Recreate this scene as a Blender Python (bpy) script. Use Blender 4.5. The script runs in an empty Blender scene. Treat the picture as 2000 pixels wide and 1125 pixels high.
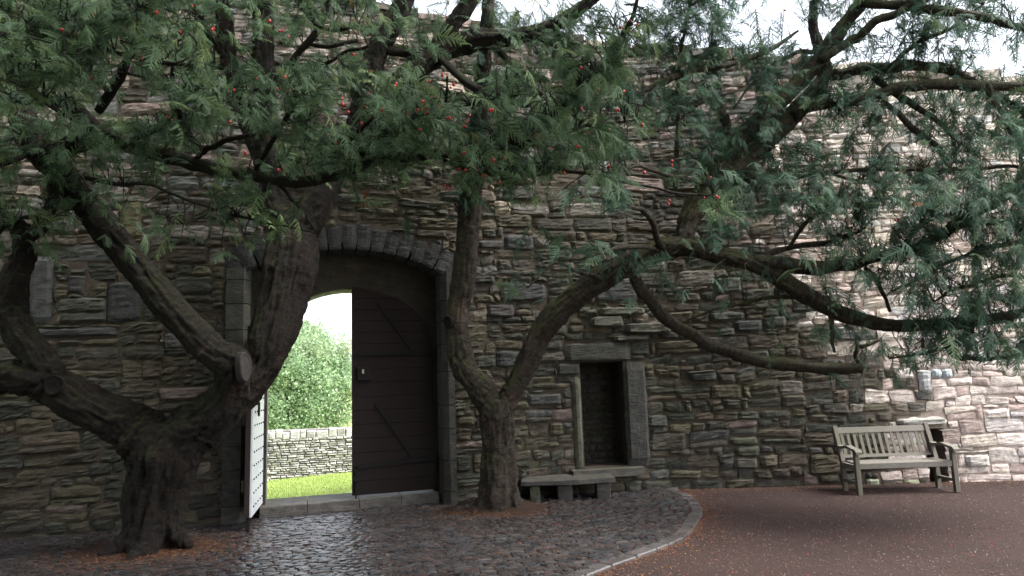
import bpy, math, random
import numpy as np
from mathutils import Matrix, Vector

rng = np.random.default_rng(7)
random.seed(7)
scene = bpy.context.scene
coll = scene.collection
R = math.radians

# ---------------------------------------------------------------- camera
FOC = 1333.0                       # focal length in pixels of the 2000 px wide photograph
EYE = np.array([0.0, 0.0, 1.70])
_p, _r = R(8.03), R(2.0)
_f = np.array([0, math.cos(_p), math.sin(_p)])
_x0 = np.array([1.0, 0, 0]); _u0 = np.cross(_x0, _f)
_x = _x0 * math.cos(_r) - _u0 * math.sin(_r)
_u = _x0 * math.sin(_r) + _u0 * math.cos(_r)
cam_d = bpy.data.cameras.new("camera")
cam = bpy.data.objects.new("camera", cam_d); coll.objects.link(cam)
cam_d.sensor_width = 36.0; cam_d.lens = 36.0 * FOC / 2000.0
cam_d.clip_start = 0.05; cam_d.clip_end = 2000
M = Matrix.Identity(4)
for i in range(3):
    M[i][0], M[i][1], M[i][2], M[i][3] = _x[i], _u[i], -_f[i], EYE[i]
cam.matrix_world = M
scene.camera = cam

# ---------------------------------------------------------------- world, sun, exposure
SUN_EL, SUN_AZ = R(54), R(102)     # azimuth clockwise from +Y
world = bpy.data.worlds.new("World"); scene.world = world; world.use_nodes = True
wn = world.node_tree; bg = wn.nodes["Background"]
sky = wn.nodes.new("ShaderNodeTexSky"); sky.sky_type = 'NISHITA'; sky.sun_disc = False
sky.sun_elevation = SUN_EL; sky.sun_rotation = SUN_AZ
sky.air_density = 1.0; sky.dust_density = 3.0; sky.ozone_density = 1.0
hs = wn.nodes.new("ShaderNodeHueSaturation"); hs.inputs["Saturation"].default_value = 0.34
wn.links.new(sky.outputs[0], hs.inputs["Color"]); wn.links.new(hs.outputs[0], bg.inputs[0])
bg.inputs[1].default_value = 0.08
sd = bpy.data.lights.new("sun", 'SUN'); sd.energy = 1.2; sd.angle = R(35); sd.color = (1.0, 0.96, 0.9)
sun = bpy.data.objects.new("sun", sd); coll.objects.link(sun)
sdir = Vector((math.sin(SUN_AZ) * math.cos(SUN_EL), math.cos(SUN_AZ) * math.cos(SUN_EL), math.sin(SUN_EL)))
sun.rotation_euler = sdir.to_track_quat('Z', 'Y').to_euler(); sun.location = sdir * 40
vs = scene.view_settings
vs.view_transform = 'Standard'; vs.look = 'None'; vs.gamma = 1.0; vs.use_curve_mapping = False
vs.exposure = 3.0

# ---------------------------------------------------------------- pixel -> place
def ray(px, py): return _f * FOC + _x * (px - 1000) - _u * (py - 562.5)
def PT(px, py, Y):
    d = ray(px, py); return EYE + d * (Y / d[1])
def GR(px, py, z=0.0):
    d = ray(px, py); return EYE + d * ((z - EYE[2]) / d[2])
def project(p):
    v = np.asarray(p, float) - EYE; z = v @ _f
    return 1000 + FOC * (v @ _x) / z, 562.5 - FOC * (v @ _u) / z, z

# ---------------------------------------------------------------- helpers
def vnoise(p, seed=0):
    """value noise in -1..1 at N x 3 points"""
    p = np.asarray(p, float); i = np.floor(p).astype(np.int64); f = p - i
    f = f * f * (3 - 2 * f); out = 0
    for dx in (0, 1):
        for dy in (0, 1):
            for dz in (0, 1):
                h = ((i[:, 0] + dx) * 374761393 + (i[:, 1] + dy) * 668265263 + (i[:, 2] + dz) * 2147483647 + seed * 974711) & 0xFFFFFFFF
                h = ((h ^ (h >> 13)) * 1274126177) & 0xFFFFFFFF
                h = (h ^ (h >> 16)) & 0xFFFF
                w = (f[:, 0] if dx else 1 - f[:, 0]) * (f[:, 1] if dy else 1 - f[:, 1]) * (f[:, 2] if dz else 1 - f[:, 2])
                out = out + w * (h / 32767.5 - 1)
    return out
def fbm(p, seed=0, octs=3):
    o, a, s = 0, 1.0, 0
    for k in range(octs):
        o = o + a * vnoise(np.asarray(p) * 2 ** k, seed + k); s += a; a *= .5
    return o / s

def fbm4(off, w, seed=0, octs=2):
    o, a, t_ = 0, 1.0, 0
    for k in range(octs):
        ww = w * 2 ** k; i = np.floor(ww); f = ww - i; f = f * f * (3 - 2 * f); p = off * 2 ** k
        A_ = vnoise(p + i[:, None] * np.array([17.3, 29.7, 41.1]), seed + k); B_ = vnoise(p + (i + 1)[:, None] * np.array([17.3, 29.7, 41.1]), seed + k)
        o = o + a * (A_ * (1 - f) + B_ * f); t_ += a; a *= .5
    return o / t_

def link(o, parent=None):
    coll.objects.link(o)
    if parent is not None: o.parent = parent
    return o
def tag(o, label=None, cat=None, group=None, kind=None):
    for k, v in (("label", label), ("category", cat), ("group", group), ("kind", kind)):
        if v: o[k] = v
    return o
def empty(name, loc, label=None, cat=None, group=None):
    o = bpy.data.objects.new(name, None); o.location = loc; o.empty_display_size = .2
    coll.objects.link(o); return tag(o, label, cat, group)
def mesh(name, verts, faces, mat, parent=None, smooth=False, cols=None, origin=None, attrs=None):
    """verts in world space; the origin goes to the middle of the base unless given"""
    v = np.asarray(verts, float)
    if origin is None: origin = np.array([*(v[:, :2].min(0) + v[:, :2].max(0)) / 2, v[:, 2].min()])
    origin = np.asarray(origin, float)
    me = bpy.data.meshes.new(name)
    if isinstance(faces, np.ndarray):
        n, k = faces.shape
        me.vertices.add(len(v)); me.vertices.foreach_set("co", (v - origin).ravel())
        me.loops.add(n * k); me.loops.foreach_set("vertex_index", faces.ravel().astype(np.int32))
        me.polygons.add(n); me.polygons.foreach_set("loop_start", np.arange(0, n * k, k, dtype=np.int32))
        me.update(calc_edges=True)
    else:
        me.from_pydata((v - origin).tolist(), [], faces); me.update()
    if smooth: me.polygons.foreach_set("use_smooth", [True] * len(me.polygons))
    if cols is not None:
        a = me.attributes.new("col", 'FLOAT_COLOR', 'POINT'); c = np.ones((len(v), 4)); c[:, :3] = cols
        a.data.foreach_set("color", c.ravel())
    for nm, arr in (attrs or {}).items():
        if arr.ndim == 2:
            a = me.attributes.new(nm, 'FLOAT_VECTOR', 'POINT'); a.data.foreach_set("vector", arr.ravel())
        else:
            a = me.attributes.new(nm, 'FLOAT', 'POINT'); a.data.foreach_set("value", arr)
    me.materials.append(mat)
    o = bpy.data.objects.new(name, me)
    p0 = np.array(parent.get("_w", parent.location[:])) if parent is not None else np.zeros(3)
    o.location = origin - p0
    if parent is not None: o["_w"] = origin.tolist()
    else: o["_w"] = origin.tolist()
    return link(o, parent)
class MB:
    """collects pieces that become one mesh"""
    def __init__(s): s.v, s.f, s.c, s.n = [], [], [], 0
    def add(s, v, f, c=(.2, .2, .2)):
        v = np.asarray(v, float); s.v.append(v); s.f += [[i + s.n for i in q] for q in f]
        s.c.append(np.broadcast_to(np.asarray(c, float), (len(v), 3))); s.n += len(v)
    def build(s, name, mat, parent=None, smooth=False, **k):
        return mesh(name, np.concatenate(s.v), s.f, mat, parent, smooth, np.concatenate(s.c), **k)
def box(a, b):
    """axis box, corner to corner"""
    (x0, y0, z0), (x1, y1, z1) = a, b
    v = [(x0, y0, z0), (x1, y0, z0), (x1, y1, z0), (x0, y1, z0), (x0, y0, z1), (x1, y0, z1), (x1, y1, z1), (x0, y1, z1)]
    return v, [(0, 3, 2, 1), (4, 5, 6, 7), (0, 1, 5, 4), (1, 2, 6, 5), (2, 3, 7, 6), (3, 0, 4, 7)]
def bbox(a, b, c=.006):
    """box with chamfered edges: an octagon-like section along its longest axis plus end bevels"""
    a, b = np.minimum(a, b).astype(float), np.maximum(a, b).astype(float)
    ax = int(np.argmax(b - a)); o = [i for i in range(3) if i != ax]
    c = min(c, (b - a)[o].min() * .3)
    def ring(t, inset):
        u0, u1, w0, w1 = a[o[0]] + inset, b[o[0]] - inset, a[o[1]] + inset, b[o[1]] - inset
        pts = [(u0 + c, w0), (u1 - c, w0), (u1, w0 + c), (u1, w1 - c), (u1 - c, w1), (u0 + c, w1), (u0, w1 - c), (u0, w0 + c)]
        out = []
        for u, w in pts:
            q = np.zeros(3); q[ax] = t; q[o[0]] = u; q[o[1]] = w; out.append(q)
        return out
    v = ring(a[ax], c * .7) + ring(a[ax] + c * .7, 0) + ring(b[ax] - c * .7, 0) + ring(b[ax], c * .7)
    f = []
    for k in range(3):
        for i in range(8): f.append((k * 8 + i, k * 8 + (i + 1) % 8, k * 8 + 8 + (i + 1) % 8, k * 8 + 8 + i))
    f += [tuple(range(7, -1, -1)), tuple(range(24, 32))]
    return np.array(v), f
def catmull(pts, sub=6):
    P = np.asarray(pts, float)
    P = np.vstack([2 * P[0] - P[1], P, 2 * P[-1] - P[-2]]); out = []
    for i in range(1, len(P) - 2):
        for k in range(sub):
            t = k / sub
            out.append(.5 * (2 * P[i] + (P[i + 1] - P[i - 1]) * t + (2 * P[i - 1] - 5 * P[i] + 4 * P[i + 1] - P[i + 2]) * t * t
                             + (3 * P[i] - P[i - 1] - 3 * P[i + 1] + P[i + 2]) * t ** 3))
    out.append(P[-2]); return np.array(out)
def tube(path, rad, sides=10, squash=None):
    path = np.asarray(path, float); n = len(path); rad = np.broadcast_to(rad, n)
    T = np.gradient(path, axis=0); T /= np.linalg.norm(T, axis=1)[:, None] + 1e-9
    up = np.array([0, 0, 1.]) if abs(T[0][2]) < .9 else np.array([0, 1., 0])
    v = []; N = np.cross(T[0], up); N /= np.linalg.norm(N)
    for i in range(n):
        N = N - T[i] * (N @ T[i]); N /= np.linalg.norm(N) + 1e-9; B = np.cross(T[i], N)
        a = np.arange(sides) * 2 * math.pi / sides
        v.append(path[i] + rad[i] * (np.cos(a)[:, None] * N + np.sin(a)[:, None] * B))
    v = np.concatenate(v); f = []
    for i in range(n - 1):
        for j in range(sides):
            a, b = i * sides + j, i * sides + (j + 1) % sides
            f.append((a, b, b + sides, a + sides))
    f += [tuple(range(sides - 1, -1, -1)), tuple((n - 1) * sides + j for j in range(sides))]
    return v, f

# ---------------------------------------------------------------- materials
class NT:
    def __init__(s, name):
        s.m = bpy.data.materials.new(name); s.m.use_nodes = True; s.t = s.m.node_tree; s.N = s.t.nodes; s.L = s.t.links
        s.b = s.N["Principled BSDF"]; s.geo = s.N.new("ShaderNodeNewGeometry"); s.pos = s.geo.outputs["Position"]
        s.nrm = s.geo.outputs["Normal"]
    def put(s, sock, v):
        if isinstance(v, bpy.types.NodeSocket): s.L.new(v, sock)
        elif isinstance(v, (tuple, list)) and len(v) == 3 and sock.type == 'RGBA': sock.default_value = (*v, 1)
        else: sock.default_value = v
    def noise(s, scale, detail=4, rough=.6, vec=None, dist=0., w=None):
        n = s.N.new("ShaderNodeTexNoise")
        if w is not None: n.noise_dimensions = '4D'; s.L.new(w, n.inputs['W'])
        n.inputs["Scale"].default_value = scale
        n.inputs["Detail"].default_value = detail; n.inputs["Roughness"].default_value = rough; n.inputs["Distortion"].default_value = dist
        s.L.new(vec or s.pos, n.inputs["Vector"]); return n.outputs[0]
    def vor(s, scale, vec=None, feat='F1', out=0):
        n = s.N.new("ShaderNodeTexVoronoi"); n.feature = feat; n.inputs["Scale"].default_value = scale
        s.L.new(vec or s.pos, n.inputs["Vector"]); return n.outputs[out]
    def scalev(s, v, vec=None):
        n = s.N.new("ShaderNodeVectorMath"); n.operation = 'MULTIPLY'; s.L.new(vec or s.pos, n.inputs[0]); n.inputs[1].default_value = v
        return n.outputs[0]
    def math(s, op, a, b=0.0):
        n = s.N.new("ShaderNodeMath"); n.operation = op; s.put(n.inputs[0], a); s.put(n.inputs[1], b); return n.outputs[0]
    def ramp(s, x, lo, hi, a=0.0, b=1.0):
        n = s.N.new("ShaderNodeMapRange"); n.clamp = True; s.put(n.inputs[0], x)
        for i, q in enumerate((lo, hi, a, b)): n.inputs[i + 1].default_value = q
        return n.outputs[0]
    def mix(s, fac, a, b, mode='MIX'):
        n = s.N.new("ShaderNodeMix"); n.data_type = 'RGBA'; n.blend_type = mode
        s.put(n.inputs[0], fac); s.put(n.inputs[6], a); s.put(n.inputs[7], b); return n.outputs[2]
    def attr(s, name, out="Color", typ='GEOMETRY'):
        n = s.N.new("ShaderNodeAttribute"); n.attribute_name = name; n.attribute_type = typ; return n.outputs[out]
    def sep(s, v):
        n = s.N.new("ShaderNodeSeparateXYZ"); s.L.new(v, n.inputs[0]); return n.outputs
    def bump(s, h, dist, strength=1.0, prev=None):
        n = s.N.new("ShaderNodeBump"); s.put(n.inputs["Height"], h); n.inputs["Distance"].default_value = dist
        n.inputs["Strength"].default_value = strength
        if prev is not None: s.L.new(prev, n.inputs["Normal"])
        return n.outputs[0]
    def done(s, col, rough=.8, normal=None, spec=.4, metal=0.0):
        s.put(s.b.inputs["Base Color"], col); s.put(s.b.inputs["Roughness"], rough)
        s.b.inputs["Specular IOR Level"].default_value = spec; s.b.inputs["Metallic"].default_value = metal
        if normal is not None: s.L.new(normal, s.b.inputs["Normal"])
        return s.m

def stone_mat(name, moss=.38, rough=.85, bump=.014, wet=False, spots=1.0):
    t = NT(name); c = t.attr("col")
    n1 = t.noise(7, 5, .65); n2 = t.noise(45, 4, .7)
    strat = t.noise(1, 5, .6, vec=t.scalev((6, 6, 34)), dist=.7)
    f = t.math('MULTIPLY', t.ramp(n1, .3, .7, .62, 1.35), t.ramp(strat, .3, .7, .75, 1.25))
    f = t.math('MULTIPLY', f, t.ramp(n2, .3, .7, .88, 1.12))
    g = t.N.new("ShaderNodeCombineColor")
    for i in range(3): t.L.new(f, g.inputs[i])
    col = t.mix(1.0, c, g.outputs[0], 'MULTIPLY')
    # pale lichen spots and rusty stains
    li = t.ramp(t.noise(14, 6, .75), .62, .72)
    col = t.mix(t.math('MULTIPLY', li, .35 * spots), col, (.24, .235, .19))
    ru = t.ramp(t.noise(3.1, 4, .6), .6, .75)
    col = t.mix(t.math('MULTIPLY', ru, .22 * spots), col, (.17, .10, .065))
    nz = t.sep(t.nrm)[2]
    mo = t.math('MULTIPLY', t.ramp(t.noise(1.1, 3, .6), .44, .62), t.ramp(t.math('ADD', nz, t.ramp(t.noise(18, 3), .3, .7, -.4, .4)), -.05, .5))
    col = t.mix(t.math('MULTIPLY', mo, moss), col, (.042, .052, .02))
    h = t.math('ADD', t.math('MULTIPLY', strat, .8), t.math('ADD', t.noise(22, 6, .7), t.math('MULTIPLY', t.noise(90, 3, .6), .3)))
    r = t.ramp(n1, .3, .7, rough - .25, rough) if wet else rough
    return t.done(col, r, t.bump(h, bump, 1.0), .35 if not wet else .5)
M_STONE = stone_mat("rubble_stone")
M_STONE2 = stone_mat("pale_boundary_stone", moss=.05, spots=.15)
M_SETT = None
def mortar_mat():
    t = NT("mortar"); c = t.attr("col"); n = t.noise(9, 5, .7); n2 = t.noise(60, 4, .7)
    col = t.mix(t.ramp(n, .35, .65), c, t.mix(.5, c, (.1, .075, .06)))
    col = t.mix(t.ramp(n2, .55, .75, 0, .5), col, (.3, .25, .21))
    mo = t.ramp(t.noise(1.1, 3, .6), .5, .66, 0, .3)
    col = t.mix(mo, col, (.05, .065, .022))
    return t.done(col, .95, t.bump(t.math('ADD', n, n2), .02), .2)
M_MORTAR = mortar_mat()
def sett_mat():
    t = NT("wet_sett"); c = t.attr("col"); n1 = t.noise(30, 5, .7); n2 = t.noise(4, 3, .5)
    f = t.ramp(n1, .3, .7, .6, 1.3); g = t.N.new("ShaderNodeCombineColor")
    for i in range(3): t.L.new(f, g.inputs[i])
    col = t.mix(1.0, c, g.outputs[0], 'MULTIPLY')
    col = t.mix(t.ramp(t.noise(2.2, 4, .6), .5, .7, 0, .2), col, (.05, .035, .03))
    r = t.math('ADD', t.ramp(n2, .35, .65, .17, .40), t.ramp(n1, .4, .7, 0, .18))
    return t.done(col, r, t.bump(t.noise(55, 4, .6), .002), .85)
M_SETT = sett_mat()
def earth_mat(name, a, b, scale=12, bump=.02, rough=.95):
    t = NT(name); n = t.noise(scale, 6, .7); n2 = t.noise(.9, 4, .6); fine = t.noise(220, 2, .6)
    col = t.mix(t.ramp(n, .35, .65), a, b)
    col = t.mix(t.ramp(n2, .4, .65, 0, .4), col, tuple(.6 * x for x in a))
    col = t.mix(t.ramp(fine, .6, .72, 0, .45), col, tuple(min(1, 3.2 * x) for x in a))
    return t.done(col, rough, t.bump(t.math('ADD', n, t.noise(80, 3, .7)), bump), .25)
M_GRAVEL = earth_mat("red_brown_gravel", (.027, .0155, .0135), (.041, .023, .020), 60, .012)
M_JOINT = earth_mat("dark_joint_earth", (.022, .016, .014), (.034, .024, .02), 30, .01)
M_EARTH = earth_mat("needle_covered_earth", (.03, .018, .013), (.05, .027, .018), 40, .02)
def attr_mat(name, rough=.8, var=.35, scale=30, bump=.003, spec=.4):
    t = NT(name); c = t.attr("col"); f = t.ramp(t.noise(scale, 4, .7), .3, .7, 1 - var, 1 + var)
    g = t.N.new("ShaderNodeCombineColor")
    for i in range(3): t.L.new(f, g.inputs[i])
    return t.done(t.mix(1.0, c, g.outputs[0], 'MULTIPLY'), rough, t.bump(t.noise(scale * 2, 3, .6), bump), spec)
M_BITS = attr_mat("loose_bits", .8)
M_GRASS = earth_mat("mown_grass", (.27, .37, .10), (.33, .43, .12), 3, .03)
def bark_mat(name, dark, mid, red, moss, mcol=(.052, .066, .018)):
    t = NT(name); q = t.attr("bark", "Vector"); al = t.attr("along", "Fac"); W_ = lambda k: t.math('MULTIPLY', al, k)
    a = t.noise(11, 5, .65, vec=q, w=W_(2.2)); b = t.noise(30, 5, .7, vec=q, w=W_(9)); c = t.noise(14, 5, .75, vec=q, w=W_(12))
    col = t.mix(t.ramp(a, .38, .62), dark, mid)
    col = t.mix(t.ramp(t.noise(5, 5, .7, vec=q, w=W_(4.5)), .52, .62, 0, .75), col, red)
    col = t.mix(t.ramp(b, .36, .52, .8, 0), col, tuple(.3 * x for x in dark))
    col = t.mix(t.ramp(c, .60, .68, 0, .6), col, tuple(min(1, 2.4 * x) for x in mid))
    s = t.sep(t.nrm)
    up = t.math('ADD', t.math('MULTIPLY', s[2], .8), t.math('MULTIPLY', s[0], -.5))
    mo = t.math('MULTIPLY', t.ramp(t.noise(2.3, 4, .65), .40, .56), t.ramp(t.math('ADD', up, t.ramp(b, .3, .7, -.45, .45)), .0, .6))
    mo = t.math('MULTIPLY', mo, t.ramp(t.sep(t.pos)[2], .35, .8))
    col = t.mix(t.math('MULTIPLY', mo, moss), col, mcol)
    mo = mo
    h = t.math('ADD', t.math('MULTIPLY', a, 1.0), t.math('ADD', t.math('MULTIPLY', b, .7), t.math('MULTIPLY', t.ramp(c, .45, .6), .35)))
    return t.done(col, .85, t.bump(h, .07, 1.0), .3)
M_BARK_A = bark_mat("dark_yew_bark", (.009, .0065, .0052), (.034, .025, .019), (.046, .021, .014), .95)
M_BARK_B = bark_mat("grey_brown_yew_bark", (.036, .029, .022), (.125, .100, .078), (.095, .045, .032), 1.0, (.095, .105, .035))
def leaf_mat(name, c0, c1, c2, transl=.35, rough=.65):
    t = NT(name); k = t.attr("tint", "Fac", 'INSTANCER')
    col = t.mix(t.ramp(k, 0, .6), c0, c1); col = t.mix(t.ramp(k, .75, .95), col, c2)
    col = t.mix(t.ramp(k, 1.5, 1.6), col, (.20, .085, .03))
    t.done(col, rough, None, .22)
    tr = t.N.new("ShaderNodeBsdfTranslucent"); t.L.new(col, tr.inputs[0]); ms = t.N.new("ShaderNodeMixShader")
    ms.inputs[0].default_value = transl; t.L.new(t.b.outputs[0], ms.inputs[1]); t.L.new(tr.outputs[0], ms.inputs[2])
    t.L.new(ms.outputs[0], t.N["Material Output"].inputs[0]); return t.m
M_YEW_A = leaf_mat("green_yew_needles", (.070, .114, .070), (.112, .180, .098), (.17, .23, .10))
M_YEW_B = leaf_mat("blue_green_yew_needles", (.040, .080, .056), (.064, .118, .076), (.10, .15, .08))
M_MAPLE = leaf_mat("summer_tree_leaves", (.25, .36, .21), (.32, .43, .26), (.38, .42, .27), .4)
def wood_mat(name, a, b, rough=.75, axis=(1, 1, 1), moss=0.):
    t = NT(name); v = t.scalev(axis); n = t.noise(8, 6, .7, vec=v, dist=.4); n2 = t.noise(2, 3, .6)
    col = t.mix(t.ramp(n, .3, .7), a, b)
    col = t.mix(t.ramp(n2, .45, .65, 0, moss), col, (.085, .10, .04))
    return t.done(col, rough, t.bump(n, .003), .35)
M_BENCH = wood_mat("weathered_teak", (.105, .096, .085), (.19, .174, .155), .8, (3, 14, 14), .2)
M_BENCHV = wood_mat("weathered_teak_upright", (.085, .076, .064), (.155, .138, .118), .8, (14, 14, 3), .35)
M_DOORIN = wood_mat("dark_red_brown_door_boards", (.007, .0035, .0035), (.014, .006, .006), .85, (2, 2, 12))
M_DOOREDGE = wood_mat("dark_door_frame_wood", (.012, .008, .007), (.022, .014, .012), .7, (14, 14, 2))
M_DOOROUT = wood_mat("pale_grey_door_paint", (.50, .53, .57), (.58, .60, .63), .45, (12, 12, 2))
t = NT("black_iron"); M_IRON = t.done(t.mix(t.ramp(t.noise(20), .4, .7), (.006, .006, .0065), (.012, .010, .009)), .75, t.bump(t.noise(60), .002), .2)
t = NT("pale_metal"); M_PALEMETAL = t.done((.35, .33, .3), .4, None, .5, .6)
t = NT("cut_wood"); v = t.noise(6, 5, .7)
M_CUT = t.done(t.mix(t.ramp(v, .35, .65), (.036, .032, .031), (.014, .012, .012)), .85, t.bump(t.noise(40), .006), .3)
t = NT("hollow_wood"); M_HOLE = t.done(t.mix(t.ramp(t.noise(12), .35, .65), (.004, .003, .0028), (.012, .009, .007)), .95, t.bump(t.noise(30), .01), .2)
t = NT("red_aril"); M_BERRY = t.done((.36, .02, .018), .35, None, .5)

# ---------------------------------------------------------------- wall frame: (s along, z up, d towards the courtyard)
PLAN = np.array([(-12, 8.3), (-9, 8.5), (-6.5, 8.75), (-3.7, 9.25), (-1.0, 10.1), (0.3, 10.55), (2.3, 10.95), (5, 10.85), (7.7, 10.72), (11, 10.6), (14, 10.5)])
SEG = np.diff(PLAN, axis=0); SL = np.hypot(SEG[:, 0], SEG[:, 1]); SS = np.r_[0, np.cumsum(SL)]
TT = SEG / SL[:, None]; NN = np.stack([TT[:, 1], -TT[:, 0]], 1)
_vn = np.vstack([NN[:1], (NN[1:] + NN[:-1]) / 2, NN[-1:]])
def W(s, z, d):
    s = np.atleast_1d(np.asarray(s, float)); z = np.broadcast_to(np.asarray(z, float), s.shape); d = np.broadcast_to(np.asarray(d, float), s.shape)
    x = np.interp(s, SS, PLAN[:, 0]); y = np.interp(s, SS, PLAN[:, 1])
    nx = np.interp(s, SS, _vn[:, 0]); ny = np.interp(s, SS, _vn[:, 1])
    inseg = (s >= SS[3]) & (s <= SS[4])
    nx = np.where(inseg, NN[3, 0], nx); ny = np.where(inseg, NN[3, 1], ny)
    return np.stack([x + nx * d, y + ny * d, z], -1)
def WP(px, py, rec=0.):
    d = ray(px, py)
    for i in range(len(SL)):
        a = PLAN[i] - NN[i] * rec; k = ((a - EYE[:2]) @ NN[i]) / (d[:2] @ NN[i])
        if k <= 0: continue
        q = EYE + d * k; s = (q[:2] - a) @ TT[i]
        if -.02 <= s <= SL[i] + .02: return SS[i] + s, q[2]
    return (0, 0)
def top_z(s):
    return np.interp(s, [0, 7, 11.1, 12.8, 15, 16.7, 17.7, 20.8, 26], [8.3, 7.9, 7.42, 7.38, 7.15, 6.98, 6.74, 6.3, 5.7])

# base colours by place: dark weathered stone at the gate, clean pinkish stone at the right end; open-sky brightness there and higher up painted in too
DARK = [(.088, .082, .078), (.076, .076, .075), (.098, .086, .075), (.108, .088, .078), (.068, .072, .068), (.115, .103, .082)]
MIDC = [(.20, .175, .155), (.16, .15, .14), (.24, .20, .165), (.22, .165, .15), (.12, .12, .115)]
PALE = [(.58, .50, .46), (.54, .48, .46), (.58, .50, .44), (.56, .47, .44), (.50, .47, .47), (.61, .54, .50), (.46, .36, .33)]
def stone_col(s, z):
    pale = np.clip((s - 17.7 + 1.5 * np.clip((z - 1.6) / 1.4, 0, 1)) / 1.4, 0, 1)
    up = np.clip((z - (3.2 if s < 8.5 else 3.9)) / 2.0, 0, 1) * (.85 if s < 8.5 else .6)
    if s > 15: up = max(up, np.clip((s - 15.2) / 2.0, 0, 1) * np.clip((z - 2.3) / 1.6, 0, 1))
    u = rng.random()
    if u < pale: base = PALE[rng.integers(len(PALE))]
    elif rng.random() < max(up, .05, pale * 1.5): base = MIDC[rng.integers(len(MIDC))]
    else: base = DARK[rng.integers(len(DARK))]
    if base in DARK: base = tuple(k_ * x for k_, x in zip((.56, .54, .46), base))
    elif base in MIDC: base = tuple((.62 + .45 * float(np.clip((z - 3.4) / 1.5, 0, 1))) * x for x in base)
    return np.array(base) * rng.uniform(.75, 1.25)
def mortar_col(s, z):  # mortar carries the same painted-in skylight, paler rightward and upward
    s = np.asarray(s); z = np.asarray(z)
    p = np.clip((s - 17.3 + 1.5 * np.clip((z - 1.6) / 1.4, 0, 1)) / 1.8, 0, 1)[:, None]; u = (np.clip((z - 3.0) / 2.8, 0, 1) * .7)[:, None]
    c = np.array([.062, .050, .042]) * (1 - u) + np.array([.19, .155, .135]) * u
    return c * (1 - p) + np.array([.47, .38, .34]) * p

def stone_geo(quad, d0=.0, proud=.03, rough=.016, back=-.08, nx=None, nz=None, round_=.05, seed=None):
    """a rough stone face on the wall; quad = corners (s,z) anticlockwise from lower left"""
    q = np.asarray(quad, float); rough *= (.62 if q[:, 0].mean() > 12.4 and round_ == .05 else .75); w = np.linalg.norm(q[1] - q[0]); h = np.linalg.norm(q[3] - q[0])
    nx = nx or int(np.clip(round(w / .055), 3, 12)); nz = nz or int(np.clip(round(h / .028), 3, 12))
    u, v = np.meshgrid(np.linspace(0, 1, nx + 1), np.linspace(0, 1, nz + 1)); u, v = u.ravel(), v.ravel()
    U, V = 2 * u - 1, 2 * v - 1
    u2 = (U * (1 - round_ * V ** 4) + 1) / 2; v2 = (V * (1 - round_ * U ** 4) + 1) / 2
    pt = (1 - u2)[:, None] * (1 - v2)[:, None] * q[0] + u2[:, None] * (1 - v2)[:, None] * q[1] + u2[:, None] * v2[:, None] * q[2] + (1 - u2)[:, None] * v2[:, None] * q[3]
    sd = rng.uniform(0, 100) if seed is None else seed
    edge = np.maximum(np.abs(U) ** 14, np.abs(V) ** 12)
    n1 = fbm(np.stack([pt[:, 0] * 7, pt[:, 1] * 22, np.full(len(u), sd)], 1), 3, 3)
    n2 = vnoise(np.stack([pt[:, 0] * 2.5, pt[:, 1] * 3.5, np.full(len(u), sd + 9)], 1), 5)
    ph = pt[:, 1] * rng.uniform(9, 20) + n2 * .8 + pt[:, 0] * rng.uniform(-1.2, 1.2) + rng.random()
    led = (ph - np.floor(ph)); led = np.where(led < .8, led / .8, (1 - led) / .2)       # broken bedding ledges
    tilt = rng.uniform(-1, 1, 2) * rough * .8
    d = d0 + proud * (1 - .75 * edge) + rough * (n1 * 1.5 + n2 * .9 - (led - .5) * .55 + rng.uniform(-.35, .35, len(u))) * (1 - .4 * edge) + tilt[0] * U + tilt[1] * V
    pt = pt + np.stack([vnoise(np.stack([pt[:, 1] * 14, pt[:, 0] * 5, np.full(len(u), sd)], 1), 1) * .016,
                        vnoise(np.stack([pt[:, 0] * 11, pt[:, 1] * 5, np.full(len(u), sd)], 1), 2) * .018], 1) * edge[:, None]
    idx = np.arange(len(u)).reshape(nz + 1, nx + 1); f = []
    for j in range(nz):
        for i in range(nx): f.append((idx[j, i], idx[j, i + 1], idx[j + 1, i + 1], idx[j + 1, i]))
    ringi = list(idx[0, :]) + list(idx[1:, nx]) + list(idx[nz, nx - 1::-1]) + list(idx[nz - 1:0:-1, 0])
    nb = len(u); pb = pt[ringi]
    P2 = np.vstack([pt, pb]); D = np.r_[d, np.full(len(ringi), back)]
    m = len(ringi)
    for k in range(m): f.append((ringi[(k + 1) % m], ringi[k], nb + k, nb + (k + 1) % m))
    return W(P2[:, 0], P2[:, 1], D), f

# ---------------------------------------------------------------- the courtyard wall
wall = empty("courtyard_wall", W(12, 0, 0)[0], "tall old rubble stone wall with arched gateway, dark at left and pale at right end", "wall")
wall["_w"] = W(12, 0, 0)[0].tolist()
# openings (s0, s1, z0, z1)
GATE_C, GATE_H = 9.80, 1.335
RV, ZV = 2.92, 0.80                # outer arch: radius and height of its centre
def arc_z(s, R_=RV): return ZV + np.sqrt(np.maximum(R_ ** 2 - (np.asarray(s) - GATE_C) ** 2, .01))
CS = .1
S0, S1 = 1.5, 24.0
ns, nz_ = int((S1 - S0) / CS), 84
filled = np.zeros((ns, nz_), bool)
for i in range(ns):
    s = S0 + (i + .5) * CS; tz = top_z(s) - .06 + .05 * math.sin(s * 3.1) + .04 * math.sin(s * 9)
    for j in range(nz_):
        z = (j + .5) * CS - .3; ok = z < tz
        if abs(s - GATE_C) < GATE_H + .04 and z < arc_z(s) + .12: ok = False
        if 13.27 < s < 13.98 and .36 < z < 2.04: ok = False
        if 18.62 < s < 18.86 and z < .84: ok = False
        filled[i, j] = ok
vid, bv, bf = {}, [], []
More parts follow.
